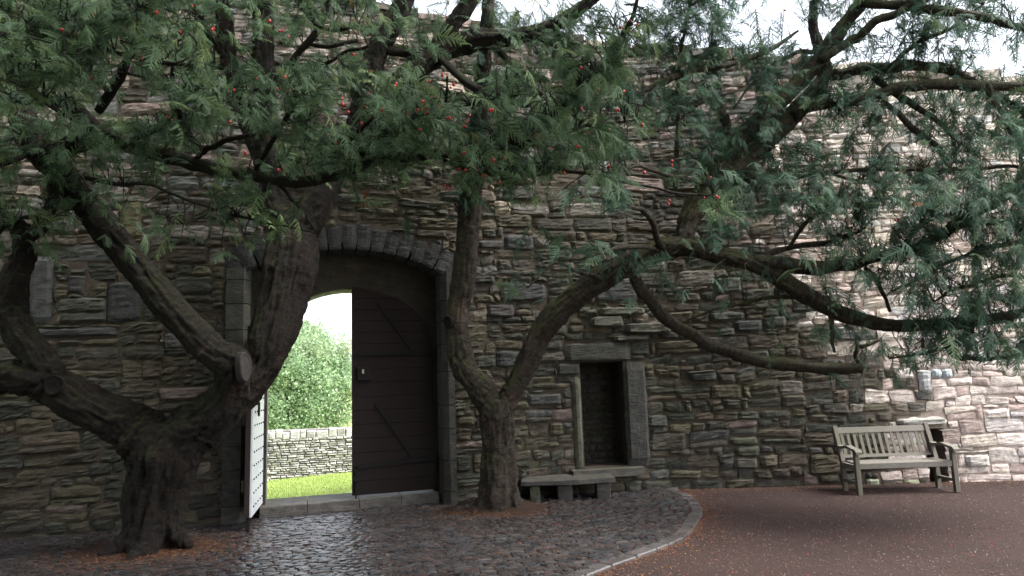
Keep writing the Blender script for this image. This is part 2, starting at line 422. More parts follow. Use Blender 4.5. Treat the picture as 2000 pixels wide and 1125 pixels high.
def bvert(i, j, back):
    k = (i, j, back)
    if k not in vid:
        vid[k] = len(bv); bv.append((S0 + i * CS, j * CS - .3, -.95 if back else -.006))
    return vid[k]
for i in range(ns):
    for j in range(nz_):
        if not filled[i, j]: continue
        bf.append((bvert(i, j, 0), bvert(i + 1, j, 0), bvert(i + 1, j + 1, 0), bvert(i, j + 1, 0)))
        bf.append((bvert(i, j, 1), bvert(i, j + 1, 1), bvert(i + 1, j + 1, 1), bvert(i + 1, j, 1)))
        for (di, dj, a, b) in ((-1, 0, (i, j), (i, j + 1)), (1, 0, (i + 1, j + 1), (i + 1, j)), (0, -1, (i + 1, j), (i, j)), (0, 1, (i, j + 1), (i + 1, j + 1))):
            ii, jj = i + di, j + dj
            if ii < 0 or jj < 0 or ii >= ns or jj >= nz_ or not filled[ii, jj]:
                bf.append((bvert(*a, 0), bvert(*b, 0), bvert(*b, 1), bvert(*a, 1)))
bv = np.array(bv); dn = fbm(np.stack([bv[:, 0] * 4, bv[:, 1] * 6, bv[:, 2]], 1), 8) * .009
bv[:, 2] += np.where(bv[:, 2] > -.5, dn, 0)
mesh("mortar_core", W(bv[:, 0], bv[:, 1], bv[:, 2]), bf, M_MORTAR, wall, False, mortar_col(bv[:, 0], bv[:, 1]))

# stone layout
CW, CH = .055, .05
NX, NZ = int(19.2 / CW), int(8.4 / CH); SX0 = 4.4
occ = np.zeros((NX, NZ), bool)
for i in range(NX):
    s = SX0 + (i + .5) * CW; tz = top_z(s)
    for j in range(NZ):
        z = (j + .5) * CH - .1
        o = z > tz - .02
        if abs(s - GATE_C) < GATE_H + .0 and z < 3.72: o = True
        if abs(s - GATE_C) < GATE_H + .30 and arc_z(s) - .1 < z < arc_z(s, RV + .36): o = True
        if 8.16 < s < 8.5 and z < 3.6: o = True
        if 11.1 < s < 11.30 and z < 3.5: o = True
        if 12.05 < s < 13.5 and z < .30: o = False
        if 13.02 < s < 14.14 and 1.98 < z < 2.33: o = True
        if 13.12 < s < 14.38 and .24 < z < 2.0: o = True
        if 12.9 < s < 13.3 and 1.80 < z < 2.0: o = True
        if 18.60 < s < 18.88 and z < .86: o = True
        if 18.2 < s < 18.95 and .82 < z < .98: o = True
        occ[i, j] = o
stones = []                         # (quad, proud, rough, colour)
def rect_quad(s0, z0, s1, z1, jit=.0, gap=.010):
    q = np.array([(s0 + gap, z0 + gap), (s1 - gap, z0 + gap), (s1 - gap, z1 - gap), (s0 + gap, z1 - gap)])
    return q + rng.uniform(-1, 1, (4, 2)) * jit
reserved = [  # pixel boxes of stones the photograph lets one single out
    (57, 495, 103, 630, (.085, .087, .09)), (208, 545, 275, 630, (.06, .062, .064)), (52, 634, 228, 662, (.075, .077, .078)),
    (372, 580, 494, 634, (.055, .058, .06)), (378, 638, 490, 690, (.055, .058, .06)), (394, 498, 492, 536, (.10, .11, .06)),
    (340, 540, 412, 578, (.075, .073, .066)), (438, 540, 496, 578, (.06, .06, .06)), (474, 468, 510, 508, (.27, .25, .2)),
    (108, 578, 206, 606, (.10, .10, .085)), (112, 608, 204, 630, (.08, .078, .07)), (150, 425, 205, 452, (.12, .12, .1)),
    (228, 392, 272, 470, (.17, .15, .085)), (125, 535, 165, 572, (.07, .07, .068)),
    (886, 560, 915, 618, (.075, .072, .07)), (932, 470, 985, 490, (.085, .08, .078)), (985, 464, 1044, 494, (.075, .075, .078)),
    (978, 552, 1066, 590, (.075, .077, .078)), (1020, 575, 1090, 618, (.07, .072, .076)), (948, 598, 1000, 622, (.075, .07, .07)),
    (930, 672, 1012, 682, (.08, .08, .078)), (965, 688, 1020, 716, (.06, .062, .066)), (874, 762, 930, 820, (.055, .057, .055)),
    (874, 826, 940, 895, (.05, .055, .042)), (874, 898, 930, 962, (.05, .055, .042)), (1030, 768, 1096, 792, (.085, .085, .085)),
    (1160, 540, 1240, 590, (.08, .08, .085)), (1395, 540, 1445, 572, (.11, .115, .10)), (1385, 605, 1455, 625, (.085, .09, .075)),
    (1432, 622, 1490, 650, (.065, .07, .07)), (1490, 618, 1535, 642, (.085, .09, .08)), (1265, 810, 1302, 835, (.07, .072, .07)),
    (1422, 855, 1478, 872, (.085, .092, .06)), (1435, 875, 1480, 895, (.08, .085, .06)), (1345, 728, 1398, 745, (.06, .065, .06)),
    (1690, 932, 1722, 948, (.30, .33, .24)), (1762, 934, 1796, 948, (.24, .25, .17)), (1880, 884, 1932, 912, (.46, .43, .40)),
    (1792, 722, 1818, 770, (.36, .36, .37)), (1925, 800, 1972, 822, (.6, .52, .48)), (1820, 724, 1840, 742, (.40, .45, .48)),
    (1840, 722, 1860, 742, (.38, .43, .47)), (1757, 762, 1822, 778, (.42, .40, .34)), (1780, 885, 1782, 886, (.4, .4, .4)),
]
for (x0, y0, x1, y1, c) in reserved:
    sa, _ = WP(x0, (y0 + y1) / 2); sb, _ = WP(x1, (y0 + y1) / 2); _, za = WP((x0 + x1) / 2, y1); _, zb = WP((x0 + x1) / 2, y0)
    i0, i1 = int(round((sa - SX0) / CW)), int(round((sb - SX0) / CW)); j0, j1 = int(round((za + .1) / CH)), int(round((zb + .1) / CH))
    i0, j0 = max(i0, 0), max(j0, 0)
    if i1 - i0 < 2 or j1 - j0 < 2 or occ[i0:i1, j0:j1].any(): continue
    occ[i0:i1, j0:j1] = True
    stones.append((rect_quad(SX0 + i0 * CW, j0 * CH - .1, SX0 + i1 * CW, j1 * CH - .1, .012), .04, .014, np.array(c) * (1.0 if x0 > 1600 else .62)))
n_res = len(stones)
def put_stone(i, j, w, h):
    occ[i:i + w, j:j + h] = True
    s0, z0, s1, z1 = SX0 + i * CW, j * CH - .1, SX0 + (i + w) * CW, (j + h) * CH - .1; W_, H_ = s1 - s0, z1 - z0
    q = rect_quad(s0, z0, s1, z1, 0, .008) + rng.uniform(-1, 1, (4, 2)) * np.array([min(.035, W_ * .11), min(.026, H_ * .15)])
    right = np.clip((s0 - 17) / 2, 0, 1)
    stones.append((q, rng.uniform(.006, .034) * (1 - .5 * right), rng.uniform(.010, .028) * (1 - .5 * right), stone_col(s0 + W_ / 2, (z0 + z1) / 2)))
# panels of rough courses; gaps that are left take pinning stones in the loop after this one
pi = 0
while pi < NX:
    pw_ = int(rng.integers(28, 62)); pe = min(NX, pi + pw_); j = 0
    while j < NZ:
        ch = int(rng.choice([2, 3, 4, 5], p=[.18, .40, .30, .12])); i = pi + int(rng.integers(-3, 1)); i = max(i, 0)
        while i < pe:
            h = min(ch, NZ - j); w = 0; want = int(np.clip(round(h * CH * rng.uniform(1.1, 3.4) / CW), 3, 13))
            while w < want and i + w < min(NX, pe + 3) and not occ[i + w, j:j + h].any(): w += 1
            if w < 2: i += max(w, 1); continue
            if h >= 4 and rng.random() < .22: k = h // 2; put_stone(i, j, w, k); put_stone(i, j + k, w, h - k)
            elif h >= 3 and w >= 5 and rng.random() < .12: put_stone(i, j, w - 2, h); put_stone(i + w - 2, j, 2, h - 1)
            else: put_stone(i, j, w, h)
            i += w
        j += ch
    pi = pe
for j in range(NZ):
    for i in range(NX):
        if occ[i, j]: continue
        s = SX0 + i * CW; small = s > 17.2 or rng.random() < .16
        hmax = int(rng.choice([2, 3, 4, 5], p=[.35, .45, .17, .03] if small else [.26, .42, .26, .06]))
        wmax = int(np.clip(round(hmax * rng.uniform(1.1, 3.2) * CH / CW), 3, 12))
        if rng.random() < .04: wmax, hmax = 3, 4
        if rng.random() < .10: wmax, hmax = int(rng.integers(2, 5)), 2
        w = 1
        while w < wmax and i + w < NX and not occ[i + w, j]: w += 1
        h = 1
        while h < hmax and j + h < NZ and not occ[i:i + w, j + h].any(): h += 1
        # avoid a one-cell sliver left beside the stone
        if i + w < NX and not occ[i + w, j] and (i + w + 1 >= NX or occ[i + w + 1, j]) : w += 1 if not occ[i + w, j:j + h].any() else 0
        occ[i:i + w, j:j + h] = True
        if w * CW < .06 or h * CH < .06:
            if rng.random() < .35: continue
        s0, z0, s1, z1 = s, j * CH - .1, s + w * CW, (j + h) * CH - .1
        W_, H_ = s1 - s0, z1 - z0
        q = rect_quad(s0, z0, s1, z1, 0, .010) + rng.uniform(-1, 1, (4, 2)) * np.array([min(.04, W_ * .13), min(.026, H_ * .15)])
        right = np.clip((s - 17) / 2, 0, 1)
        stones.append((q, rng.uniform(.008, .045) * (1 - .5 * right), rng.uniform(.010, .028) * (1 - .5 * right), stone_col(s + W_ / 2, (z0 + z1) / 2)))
# which stones show largest
def pix_area(q):
    p = W(q[:, 0], q[:, 1], 0); xy = np.array([project(a)[:2] for a in p])
    c = xy.mean(0)
    if not (-10 < c[0] < 2010 and 250 < c[1] < 1125): return 0
    a = .5 * abs(np.dot(xy[:, 0], np.roll(xy[:, 1], 1)) - np.dot(xy[:, 1], np.roll(xy[:, 0], 1)))
    return a * (.4 if c[1] < 420 else 1)
order = sorted(range(len(stones)), key=lambda k: -pix_area(stones[k][0]))
single = set(order[:290])
rub = MB()
for k, (q, pr, ro, c) in enumerate(stones):
    wq = np.stack([q[:, 0] * .8, q[:, 1] * 1.1, np.zeros(4)], 1); ww = .5 if k < n_res else 1.0
    if not (8.0 < q[:, 0].mean() < 11.6 and q[:, 1].mean() < 4.4) and not (12.7 < q[:, 0].mean() < 14.7 and q[:, 1].mean() < 2.6):
        q = q + ww * np.stack([vnoise(wq, 41) * .04, vnoise(wq, 42) * .05 + vnoise(wq * 2.5, 43) * .02], 1)
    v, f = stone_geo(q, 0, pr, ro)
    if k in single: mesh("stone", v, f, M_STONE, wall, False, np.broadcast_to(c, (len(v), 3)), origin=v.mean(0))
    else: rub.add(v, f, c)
tag(rub.build("small_stones", M_STONE, wall, False), kind="stuff")

def slab(name, s0, z0, s1, z1, col, proud=.05, rough=.008, back=-.45, jit=.012, rnd=.05, label=None, d0=0):
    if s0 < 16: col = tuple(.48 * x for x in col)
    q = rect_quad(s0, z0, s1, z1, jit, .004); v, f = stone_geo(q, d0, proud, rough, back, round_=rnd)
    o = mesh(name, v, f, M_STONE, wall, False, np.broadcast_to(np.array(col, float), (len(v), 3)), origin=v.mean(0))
    if label: o["label"] = label
    return o
# gate voussoirs
nv = 17; a0 = math.asin(GATE_H / RV) + .09
for k in range(nv):
    aa, ab = -a0 + 2 * a0 * k / nv, -a0 + 2 * a0 * (k + 1) / nv
    g = .003; ro = RV + .36 + rng.uniform(-.05, .03)
    P_ = lambda a, r: (GATE_C + r * math.sin(a), ZV + r * math.cos(a))
    q = [P_(aa + g, RV), P_(ab - g, RV), P_(ab - g, ro), P_(aa + g, ro)]
    c = np.array([.030, .030, .031]) * rng.uniform(.8, 1.25)
    v, f = stone_geo(q, 0, .018, .008, -.44, round_=.02)
    mesh("voussoir", v, f, M_STONE, wall, False, np.broadcast_to(c, (len(v), 3)), origin=v.mean(0))
# jamb quoins with a chamfered arris
def quoin(s_in, s_out, z0, z1, col):
    sg = 1 if s_out > s_in else -1; ch = .075
    sec = [(s_in, -.44), (s_in, -ch), (s_in + sg * ch * .5, -ch * .25), (s_in + sg * ch, .03), (s_out, .035 + rng.uniform(-.01, .01)), (s_out, -.44)]
    v, z = [], [z0 + .006, (z0 + z1) / 2, z1 - .006]
    for zz in z:
        for (s, d) in sec: v.append(W(s + rng.uniform(-.003, .003), zz, d)[0])
    n = len(sec); f = []
    for r_ in range(2):
        for k in range(n):
            a, b = r_ * n + k, r_ * n + (k + 1) % n; q = (a, b, b + n, a + n); f.append(q if sg < 0 else q[::-1])
    f += [tuple(range(n)), tuple(range(2 * n, 3 * n))]
    v = np.array(v)
    mesh("quoin", v, f, M_STONE, wall, False, np.broadcast_to(np.array(col), (len(v), 3)), origin=v.mean(0))
for side in (-1, 1):
    z = -.1; si = GATE_C + side * GATE_H
    while z < 3.36:
        h = min(rng.uniform(.28, .5), 3.42 - z)
        if 3.42 - z - h < .15: h = 3.42 - z
        quoin(si, si + side * (.17 if side > 0 else .30), z, z + h, np.array([.048, .047, .042]) * rng.uniform(.85, 1.3)); z += h
# inner arch wall (tympanum) behind the outer arch
OC, OH, OSP, OPK = 9.87, 1.18, 2.2, 3.20
def opening_curve(n=26):
    pts = [(OC + OH, -.05), (OC + OH, 1.1)]
    for k in range(n + 1):
        a = math.pi * k / n; pts.append((OC + OH * math.cos(a), OSP + (OPK - OSP) * math.sin(a) ** .9))
    return pts + [(OC - OH, 1.1), (OC - OH, -.05)]
cur = np.array(opening_curve()); c0 = np.array([OC, 1.8])
outer = []
for p in cur:
    d = p - c0; t_ = min(1.55 / max(abs(d[0]), 1e-6), (2.25 if d[1] > 0 else 1.85) / max(abs(d[1]), 1e-6)); outer.append(c0 + d * t_)
outer = np.array(outer); outer[0] = (OC + 1.55, -.05); outer[-1] = (OC - 1.55, -.05)
n = len(cur)
V4 = np.vstack([W(cur[:, 0], cur[:, 1], -.445), W(outer[:, 0], outer[:, 1], -.445), W(cur[:, 0], cur[:, 1], -.94), W(outer[:, 0], outer[:, 1], -.94)])
f = []
for k in range(n - 1):
    f += [(k, k + 1, n + k + 1, n + k), (k + 1, k, 2 * n + k, 2 * n + k + 1), (2 * n + k, 3 * n + k, 3 * n + k + 1, 2 * n + k + 1)]
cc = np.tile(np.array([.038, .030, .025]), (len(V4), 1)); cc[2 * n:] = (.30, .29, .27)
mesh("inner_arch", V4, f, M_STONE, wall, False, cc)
# sill
for a, b in ((8.62, 9.25), (9.25, 9.95), (9.95, 10.55), (10.55, 11.1)):
    u = np.array([[a + .004, 0], [b - .004, 0]]); col = np.array([.10, .092, .085]) * rng.uniform(.8, 1.2)
    sec = [(-.27, -.05), (-.27, .150), (-.285, .162), (-.95, .168), (-.95, -.05)]; v = []
    for s in (a + .004, b - .004):
        for (d, z) in sec: v.append(W(s, z + rng.uniform(-.003, .003), d)[0])
    f = [(k, (k + 1) % 5, 5 + (k + 1) % 5, 5 + k) for k in range(5)] + [(4, 3, 2, 1, 0), (5, 6, 7, 8, 9)]
    mesh("sill_stone", v, f, M_STONE, wall, False, np.tile(col, (10, 1)))
# niche doorway
slab("jamb_slab", 13.985, .36, 14.36, 2.0, (.082, .080, .074), .07, .012, -.56)
slab("jamb_post", 13.14, .38, 13.285, 1.80, (.17, .165, .12), .05, .008, -.56)
slab("jamb_block", 12.90, 1.81, 13.28, 1.99, (.075, .074, .068), .045, .006, -.4)
slab("lintel", 13.05, 2.0, 14.13, 2.31, (.098, .097, .084), .06, .009, -.56)
v, f = box((0, 0, 0), (1, 1, 1))
for (a0_, a1_, z0_, z1_, d0_, d1_) in ((13.05, 14.2, .27, .385, -.62, .22),):
    vv = np.array(v); vv = W(a0_ + vv[:, 0] * (a1_ - a0_), z0_ + vv[:, 2] * (z1_ - z0_), d1_ + vv[:, 1] * (d0_ - d1_))
    mesh("niche_sill", vv, f, M_STONE, wall, False, np.tile((.075, .07, .06), (8, 1)))
nb = MB(); s = 13.15
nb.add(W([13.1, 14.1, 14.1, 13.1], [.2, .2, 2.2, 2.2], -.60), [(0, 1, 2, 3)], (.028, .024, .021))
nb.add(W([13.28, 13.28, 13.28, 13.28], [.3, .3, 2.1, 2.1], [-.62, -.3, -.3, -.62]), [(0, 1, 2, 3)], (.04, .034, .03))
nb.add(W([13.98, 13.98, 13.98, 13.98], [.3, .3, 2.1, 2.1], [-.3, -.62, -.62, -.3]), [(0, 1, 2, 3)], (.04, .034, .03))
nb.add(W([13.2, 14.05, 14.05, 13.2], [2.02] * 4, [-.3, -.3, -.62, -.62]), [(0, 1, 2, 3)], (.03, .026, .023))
nb.build("niche_lining", M_MORTAR, wall)
z = .36
while z < 2.0:
    h = rng.uniform(.07, .15); s = 13.22 - rng.uniform(0, .1)
    while s < 14.0:
        w = rng.uniform(.1, .26)
        v_, f_ = stone_geo(rect_quad(s, z, s + w, z + h, .008), -.60, .02, .01, -.64, nx=4, nz=3)
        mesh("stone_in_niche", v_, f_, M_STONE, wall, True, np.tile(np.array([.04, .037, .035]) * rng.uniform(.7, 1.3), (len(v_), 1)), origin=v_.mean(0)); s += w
    z += h
# projecting ledge stones above the niche
for (x0, y0, x1, y1, pr) in ((1168, 601, 1258, 616, .10), (1150, 617, 1216, 641, .12), (1218, 630, 1312, 653, .13), (1196, 654, 1268, 668, .09), (1140, 606, 1166, 616, .08), (1262, 606, 1284, 622, .08)):
    sa, _ = WP(x0, y0); sb, _ = WP(x1, y1); _, za = WP((x0 + x1) / 2, y1); _, zb = WP((x0 + x1) / 2, y0)
    slab("ledge_stone", sa, za, sb, zb, (.16, .155, .13), pr, .016, -.2, .015, .12)
# drain hole beside the bench
slab("hole_lintel", 18.2, .835, 18.95, .985, (.34, .325, .30), .11, .012, -.5, .02, .2)
hb = MB()
hb.add(W([18.5, 19.0, 19.0, 18.5], [-.1, -.1, 1, 1], -.7), [(0, 1, 2, 3)], (.03, .026, .023))
hb.add(W([18.62] * 4, [-.1, -.1, .9, .9], [-.7, -.02, -.02, -.7]), [(0, 1, 2, 3)], (.2, .17, .15))
hb.add(W([18.86] * 4, [-.1, -.1, .9, .9], [-.02, -.7, -.7, -.02]), [(0, 1, 2, 3)], (.2, .17, .15))
hb.build("hole_lining", M_MORTAR, wall)
# coping stones along the broken top
s = 4.5
while s < 22.5:
    w = rng.uniform(.25, .6); h = rng.uniform(.08, .2); tz = float(top_z(s)) - .04
    v_, f_ = box((0, 0, 0), (1, 1, 1)); v_ = np.array(v_) + rng.uniform(-.06, .06, (8, 3))
    vv = W(s + v_[:, 0] * w, tz + v_[:, 2] * h, .05 - v_[:, 1] * 1.0)
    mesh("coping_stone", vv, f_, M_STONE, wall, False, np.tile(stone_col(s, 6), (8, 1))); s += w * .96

# ---------------------------------------------------------------- the ground
def sheet(name, poly, z, mat, kind="structure"):
    o = mesh(name, [(x, y, z) for x, y in poly], [tuple(range(len(poly)))], mat); return tag(o, kind=kind)
gx, gy = np.meshgrid(np.linspace(-14, 16, 151), np.linspace(-12, 11.3, 117))
gv = np.stack([gx.ravel(), gy.ravel(), np.zeros(gx.size)], 1); gv[:, 2] = fbm(gv * .9, 4) * .012 - .012
# a slight rise of the gravel towards the foot of the wall
ii = np.arange(151 * 117).reshape(117, 151); gf = np.stack([ii[:-1, :-1], ii[:-1, 1:], ii[1:, 1:], ii[1:, :-1]], -1).reshape(-1, 4)
tag(mesh("gravel_ground", gv, gf, M_GRAVEL, None, True), kind="structure")
sheet("ground", [(-900, -900), (900, -900), (900, 900), (-900, 900)], -.62, M_GRASS)
# kerb curve (outer edge) in plan
kp = [(2.75, 11.3)] + [tuple(GR(px, py)[:2]) for px, py in ((1318, 958), (1352, 972), (1371, 995), (1370, 1010), (1340, 1050), (1290, 1074), (1230, 1096), (1150, 1126))] + [(-.2, 5.3), (-1.4, 4.5), (-2.6, 4.1)]
kc = catmull(kp, 8)
def kerb_x(y): 
    o = np.argsort(kc[:, 1]); return np.interp(y, kc[o, 1], kc[o, 0])
pav = [(-11, 4.1)] + [(x - .03, y) for x, y in kc[::-1]] + [(0.3, 11.2), (-1, 10.6), (-1.2, 10.9), (-3.7, 10.1), (-3.8, 9.5), (-6.5, 9.0), (-11, 8.6)]
v = [(x, y, .0205) for x, y in pav]
pavement = tag(mesh("cobbled_pavement", v, [tuple(range(len(v)))], M_JOINT), kind="structure")
seglen = np.r_[0, np.cumsum(np.hypot(*np.diff(kc, axis=0).T))]
def kerb_at(t_): return np.array([np.interp(t_, seglen, kc[:, 0]), np.interp(t_, seglen, kc[:, 1])])
t0 = .35
while t0 < seglen[-1] - .3:
    Lk = rng.uniform(.22, .42); A, B = kerb_at(t0 + .006), kerb_at(t0 + Lk - .006); d = (B - A) / np.linalg.norm(B - A); nn = np.array([d[1], -d[0]])
    if nn @ (np.array([-3, 8]) - A) < 0: nn = -nn
    wk = rng.uniform(.13, .16); z1 = .027 + rng.uniform(-.004, .005); c = .012
    base = [A, B, B + nn * wk, A + nn * wk]; ctr = sum(base) / 4
    lo = [(*p, -.05) for p in base]; mid = [(*p, z1 - c) for p in base]; hi = [(*(p + (ctr - p) / np.linalg.norm(ctr - p) * c * 1.3), z1 + rng.uniform(-.002, .002)) for p in base]
    v = lo + mid + hi; f = []
    for r_ in range(2):
        for k in range(4): f.append((r_ * 4 + k, r_ * 4 + (k + 1) % 4, r_ * 4 + 4 + (k + 1) % 4, r_ * 4 + 4 + k))
    f.append((8, 9, 10, 11))
    a, b = np.array(v[1][:2]) - np.array(v[0][:2]), np.array(v[3][:2]) - np.array(v[0][:2])
    if a[0] * b[1] - a[1] * b[0] < 0: f = [q[::-1] for q in f]
    mesh("kerb_stone", v, f, M_SETT, pavement, False, np.tile(np.array([.062, .058, .058]) * rng.uniform(.75, 1.2), (12, 1))); t0 += Lk
# setts
TA = np.array([-4.17, 8.0]); TB = np.array([-.28, 9.62])
ang = math.atan2(.85, 2.7) * .75; ca, sa_ = math.cos(ang), math.sin(ang)
setts = []
b = 3.2
while b < 14.5:
    hb_ = rng.uniform(.052, .078); a = -10 + rng.uniform(0, .2)
    while a < 8:
        la = rng.uniform(.085, .18); m = a + la / 2; mb = b + hb_ / 2
        wav = .10 * math.sin(m * .9) + .06 * math.sin(m * 2.3 + 1)
        x, y = m * ca - (mb + wav) * sa_, m * sa_ + (mb + wav) * ca
        px, py, zz = project((x, y, 0))
        wally = np.interp(x, PLAN[:, 0], PLAN[:, 1]) + (.27 if -3.6 < x < -1.15 else -.03)
        ok = x < kerb_x(y) - .19 - .0 and y < wally and 5.0 < y and -80 < px < 2080 and py < 1200
        if ((x - TA[0]) / .85) ** 2 + ((y - TA[1] + .05) / .62) ** 2 < 1: ok = False
        if ((x - TB[0] + .05) / .62) ** 2 + ((y - TB[1]) / .55) ** 2 < 1: ok = False
        if ok: setts.append((zz, m, mb + wav, la, hb_))
        a += la
    b += hb_
setts.sort()
sb = MB()
for k, (zz, m, mb, la, hb_) in enumerate(setts):
    nxs, nys = 4, 3
    u, v = np.meshgrid(np.linspace(-1, 1, nxs), np.linspace(-1, 1, nys)); u, v = u.ravel(), v.ravel()
    sk = rng.uniform(-.1, .1); g = .004
    hx, hy = la / 2 - g, hb_ / 2 - g * .8
    A_ = m + u * hx * (1 - .1 * np.abs(v) ** 3) + v * hy * sk; B_ = mb + v * hy * (1 - .14 * np.abs(u) ** 3) + rng.uniform(-.004, .004, len(u))
    Z = .034 + rng.uniform(-.007, .007) - .005 * np.abs(u) ** 4 - .003 * np.abs(v) ** 2 + rng.uniform(-.0012, .0012, len(u)) + u * rng.uniform(-.004, .004) + v * rng.uniform(-.0035, .0035)
    idx = np.arange(12).reshape(3, 4); f = [(idx[j, i], idx[j, i + 1], idx[j + 1, i + 1], idx[j + 1, i]) for j in range(2) for i in range(3)]
    ring = [0, 1, 2, 3, 7, 11, 10, 9, 8, 4]
    A2 = np.r_[A_, A_[ring]]; B2 = np.r_[B_, B_[ring]]; Z2 = np.r_[Z, np.full(10, -.01)]
    for q in range(10): f.append((ring[(q + 1) % 10], ring[q], 12 + q, 12 + (q + 1) % 10))
    V_ = np.stack([A2 * ca - B2 * sa_, A2 * sa_ + B2 * ca, Z2], 1)
    c = np.array([(.085, .084, .092), (.065, .066, .074), (.10, .085, .08), (.11, .10, .098), (.085, .062, .058)][rng.integers(5)]) * rng.uniform(.28, .5)
    if k < 290: mesh("cobble", V_, f, M_SETT, pavement, False, np.tile(c, (22, 1)))
    else: sb.add(V_, f, c)
tag(sb.build("small_cobbles", M_SETT, pavement, False), kind="stuff")

def mound(name, cx, cy, rx, ry, h, mat, seed, z0=0.0, pw=1.5):
    n, m = 22, 48; v = [(cx, cy, z0 + h)]; f = []
    for i in range(1, n + 1):
        r_ = i / n
        for k in range(m):
            a = 2 * math.pi * k / m; e = 1 + .16 * math.sin(3 * a + seed) + .09 * math.sin(7 * a + seed * 2)
            v.append((cx + rx * r_ * e * math.cos(a), cy + ry * r_ * e * math.sin(a), z0 + h * (1 - r_ ** pw) - (.02 if i == n else 0)))
    for k in range(m): f.append((0, 1 + k, 1 + (k + 1) % m))
    for i in range(n - 1):
        for k in range(m): f.append((1 + i * m + k, 1 + (i + 1) * m + k, 1 + (i + 1) * m + (k + 1) % m, 1 + i * m + (k + 1) % m))
    v = np.array(v); v[1:, 2] += fbm(v[1:] * 9, seed) * .02 * (v[1:, 2] > z0 - .01)
    return tag(mesh(name, v, f, mat, None, True), kind="structure")
mound("earth_at_left_tree", -4.2, 7.95, .95, .68, .06, M_EARTH, 1)
mound("earth_at_middle_tree", -.33, 9.72, .78, .60, .17, M_EARTH, 4)

# loose litter, pebbles
def bits(name, pts, size, cols, mat, flat=.35, tri=False):
    n = len(pts); N_ = rng.normal(size=(n, 3)); N_[:, 2] = np.abs(N_[:, 2]) + (1 / flat); N_ /= np.linalg.norm(N_, axis=1)[:, None]
    a = rng.uniform(0, 2 * math.pi, n); T_ = np.stack([np.cos(a), np.sin(a), 0 * a], 1); T_ -= N_ * (T_ * N_).sum(1)[:, None]; B_ = np.cross(N_, T_)
    sz = rng.uniform(.5, 1.3, n)[:, None] * np.asarray(size)
    l, w = sz[:, :1], sz[:, 1:2]
    v = np.stack([pts - T_ * l, pts - B_ * w, pts + T_ * l, pts + B_ * w, pts + N_ * sz[:, 2:3]], 1).reshape(-1, 3)
    b0 = np.arange(n)[:, None] * 5
    f = np.concatenate([b0 + np.array([[0, 1, 4]]), b0 + np.array([[1, 2, 4]]), b0 + np.array([[2, 3, 4]]), b0 + np.array([[3, 0, 4]])])
    c = np.repeat(np.asarray(cols)[rng.integers(len(cols), size=n)] * rng.uniform(.6, 1.4, (n, 1)), 5, 0)
    return tag(mesh(name, v, f, mat, None, False, c), kind="stuff")
# pebbles on the gravel
n = 26000; y = 5.2 + 5.6 * rng.random(n) ** 1.2; x = rng.uniform(0, 1, n) * 9.5 - .5
k = (x > kerb_x(y) + .01); x, y = x[k], y[k]
bits("gravel", np.stack([x, y, np.full(len(x), -.006)], 1), (.008, .006, .006), [(.06, .036, .034), (.045, .027, .025), (.12, .09, .085), (.03, .019, .017), (.05, .03, .028)], M_BITS, .5)
# fallen needles and leaf scraps
P_ = []
def cloud(n, fx, fy, cx, cy, z=.012, dens=None):
    p = np.stack([cx + rng.normal(size=n) * fx, cy + rng.normal(size=n) * fy, np.full(n, z)], 1); return p
P_.append(cloud(4300, .55, .42, -4.05, 7.75, .045)); P_.append(cloud(2600, .5, .4, -.35, 9.5, .05))
tt = rng.uniform(.3, seglen[-1] - .5, 3300); ka = np.array([kerb_at(q) for q in tt]); off = np.abs(rng.normal(size=len(tt))) ** 1.4 * .17
P_.append(np.stack([ka[:, 0] + off * .9, ka[:, 1] - off * .25, np.full(len(tt), .004)], 1))
n = 5000; x = rng.uniform(-6.5, 8.5, n); P_.append(np.stack([x, np.interp(x, PLAN[:, 0], PLAN[:, 1]) - .1 - np.abs(rng.normal(size=n)) * .22, np.full(n, .012)], 1))
n = 3500; P_.append(np.stack([rng.uniform(-5, 2.5, n), rng.uniform(5.6, 10.3, n), np.full(n, .034)], 1))
n = 900; P_.append(np.stack([rng.uniform(.5, 6, n), 5.6 + 4.8 * rng.random(n), np.full(n, .003)], 1))
P_ = np.concatenate(P_); wl = np.interp(P_[:, 0], PLAN[:, 0], PLAN[:, 1]) - .04; P_ = P_[P_[:, 1] < wl]
bits("fallen_needles", P_, (.013, .0035, .003), [(.15, .065, .023), (.10, .036, .016), (.20, .10, .03), (.06, .03, .018), (.11, .022, .018)], M_BITS, .4)
n = 420; x = rng.uniform(-4.5, 5, n); y = rng.uniform(5.7, 9.5, n)
bits("fallen_berries", np.stack([x, y, np.where(x < kerb_x(y), .034, .004)], 1), (.006, .006, .007), [(.30, .02, .02), (.2, .015, .02)], M_BITS, .5)

# ---------------------------------------------------------------- gate doors
def plane_frame(o, t_, n_):
    o, t_, n_ = np.asarray(o, float), np.asarray(t_, float), np.asarray(n_, float)
    return lambda v: np.array([o + t_ * a + n_ * b + np.array([0, 0, 1.]) * c for a, b, c in np.asarray(v, float)])
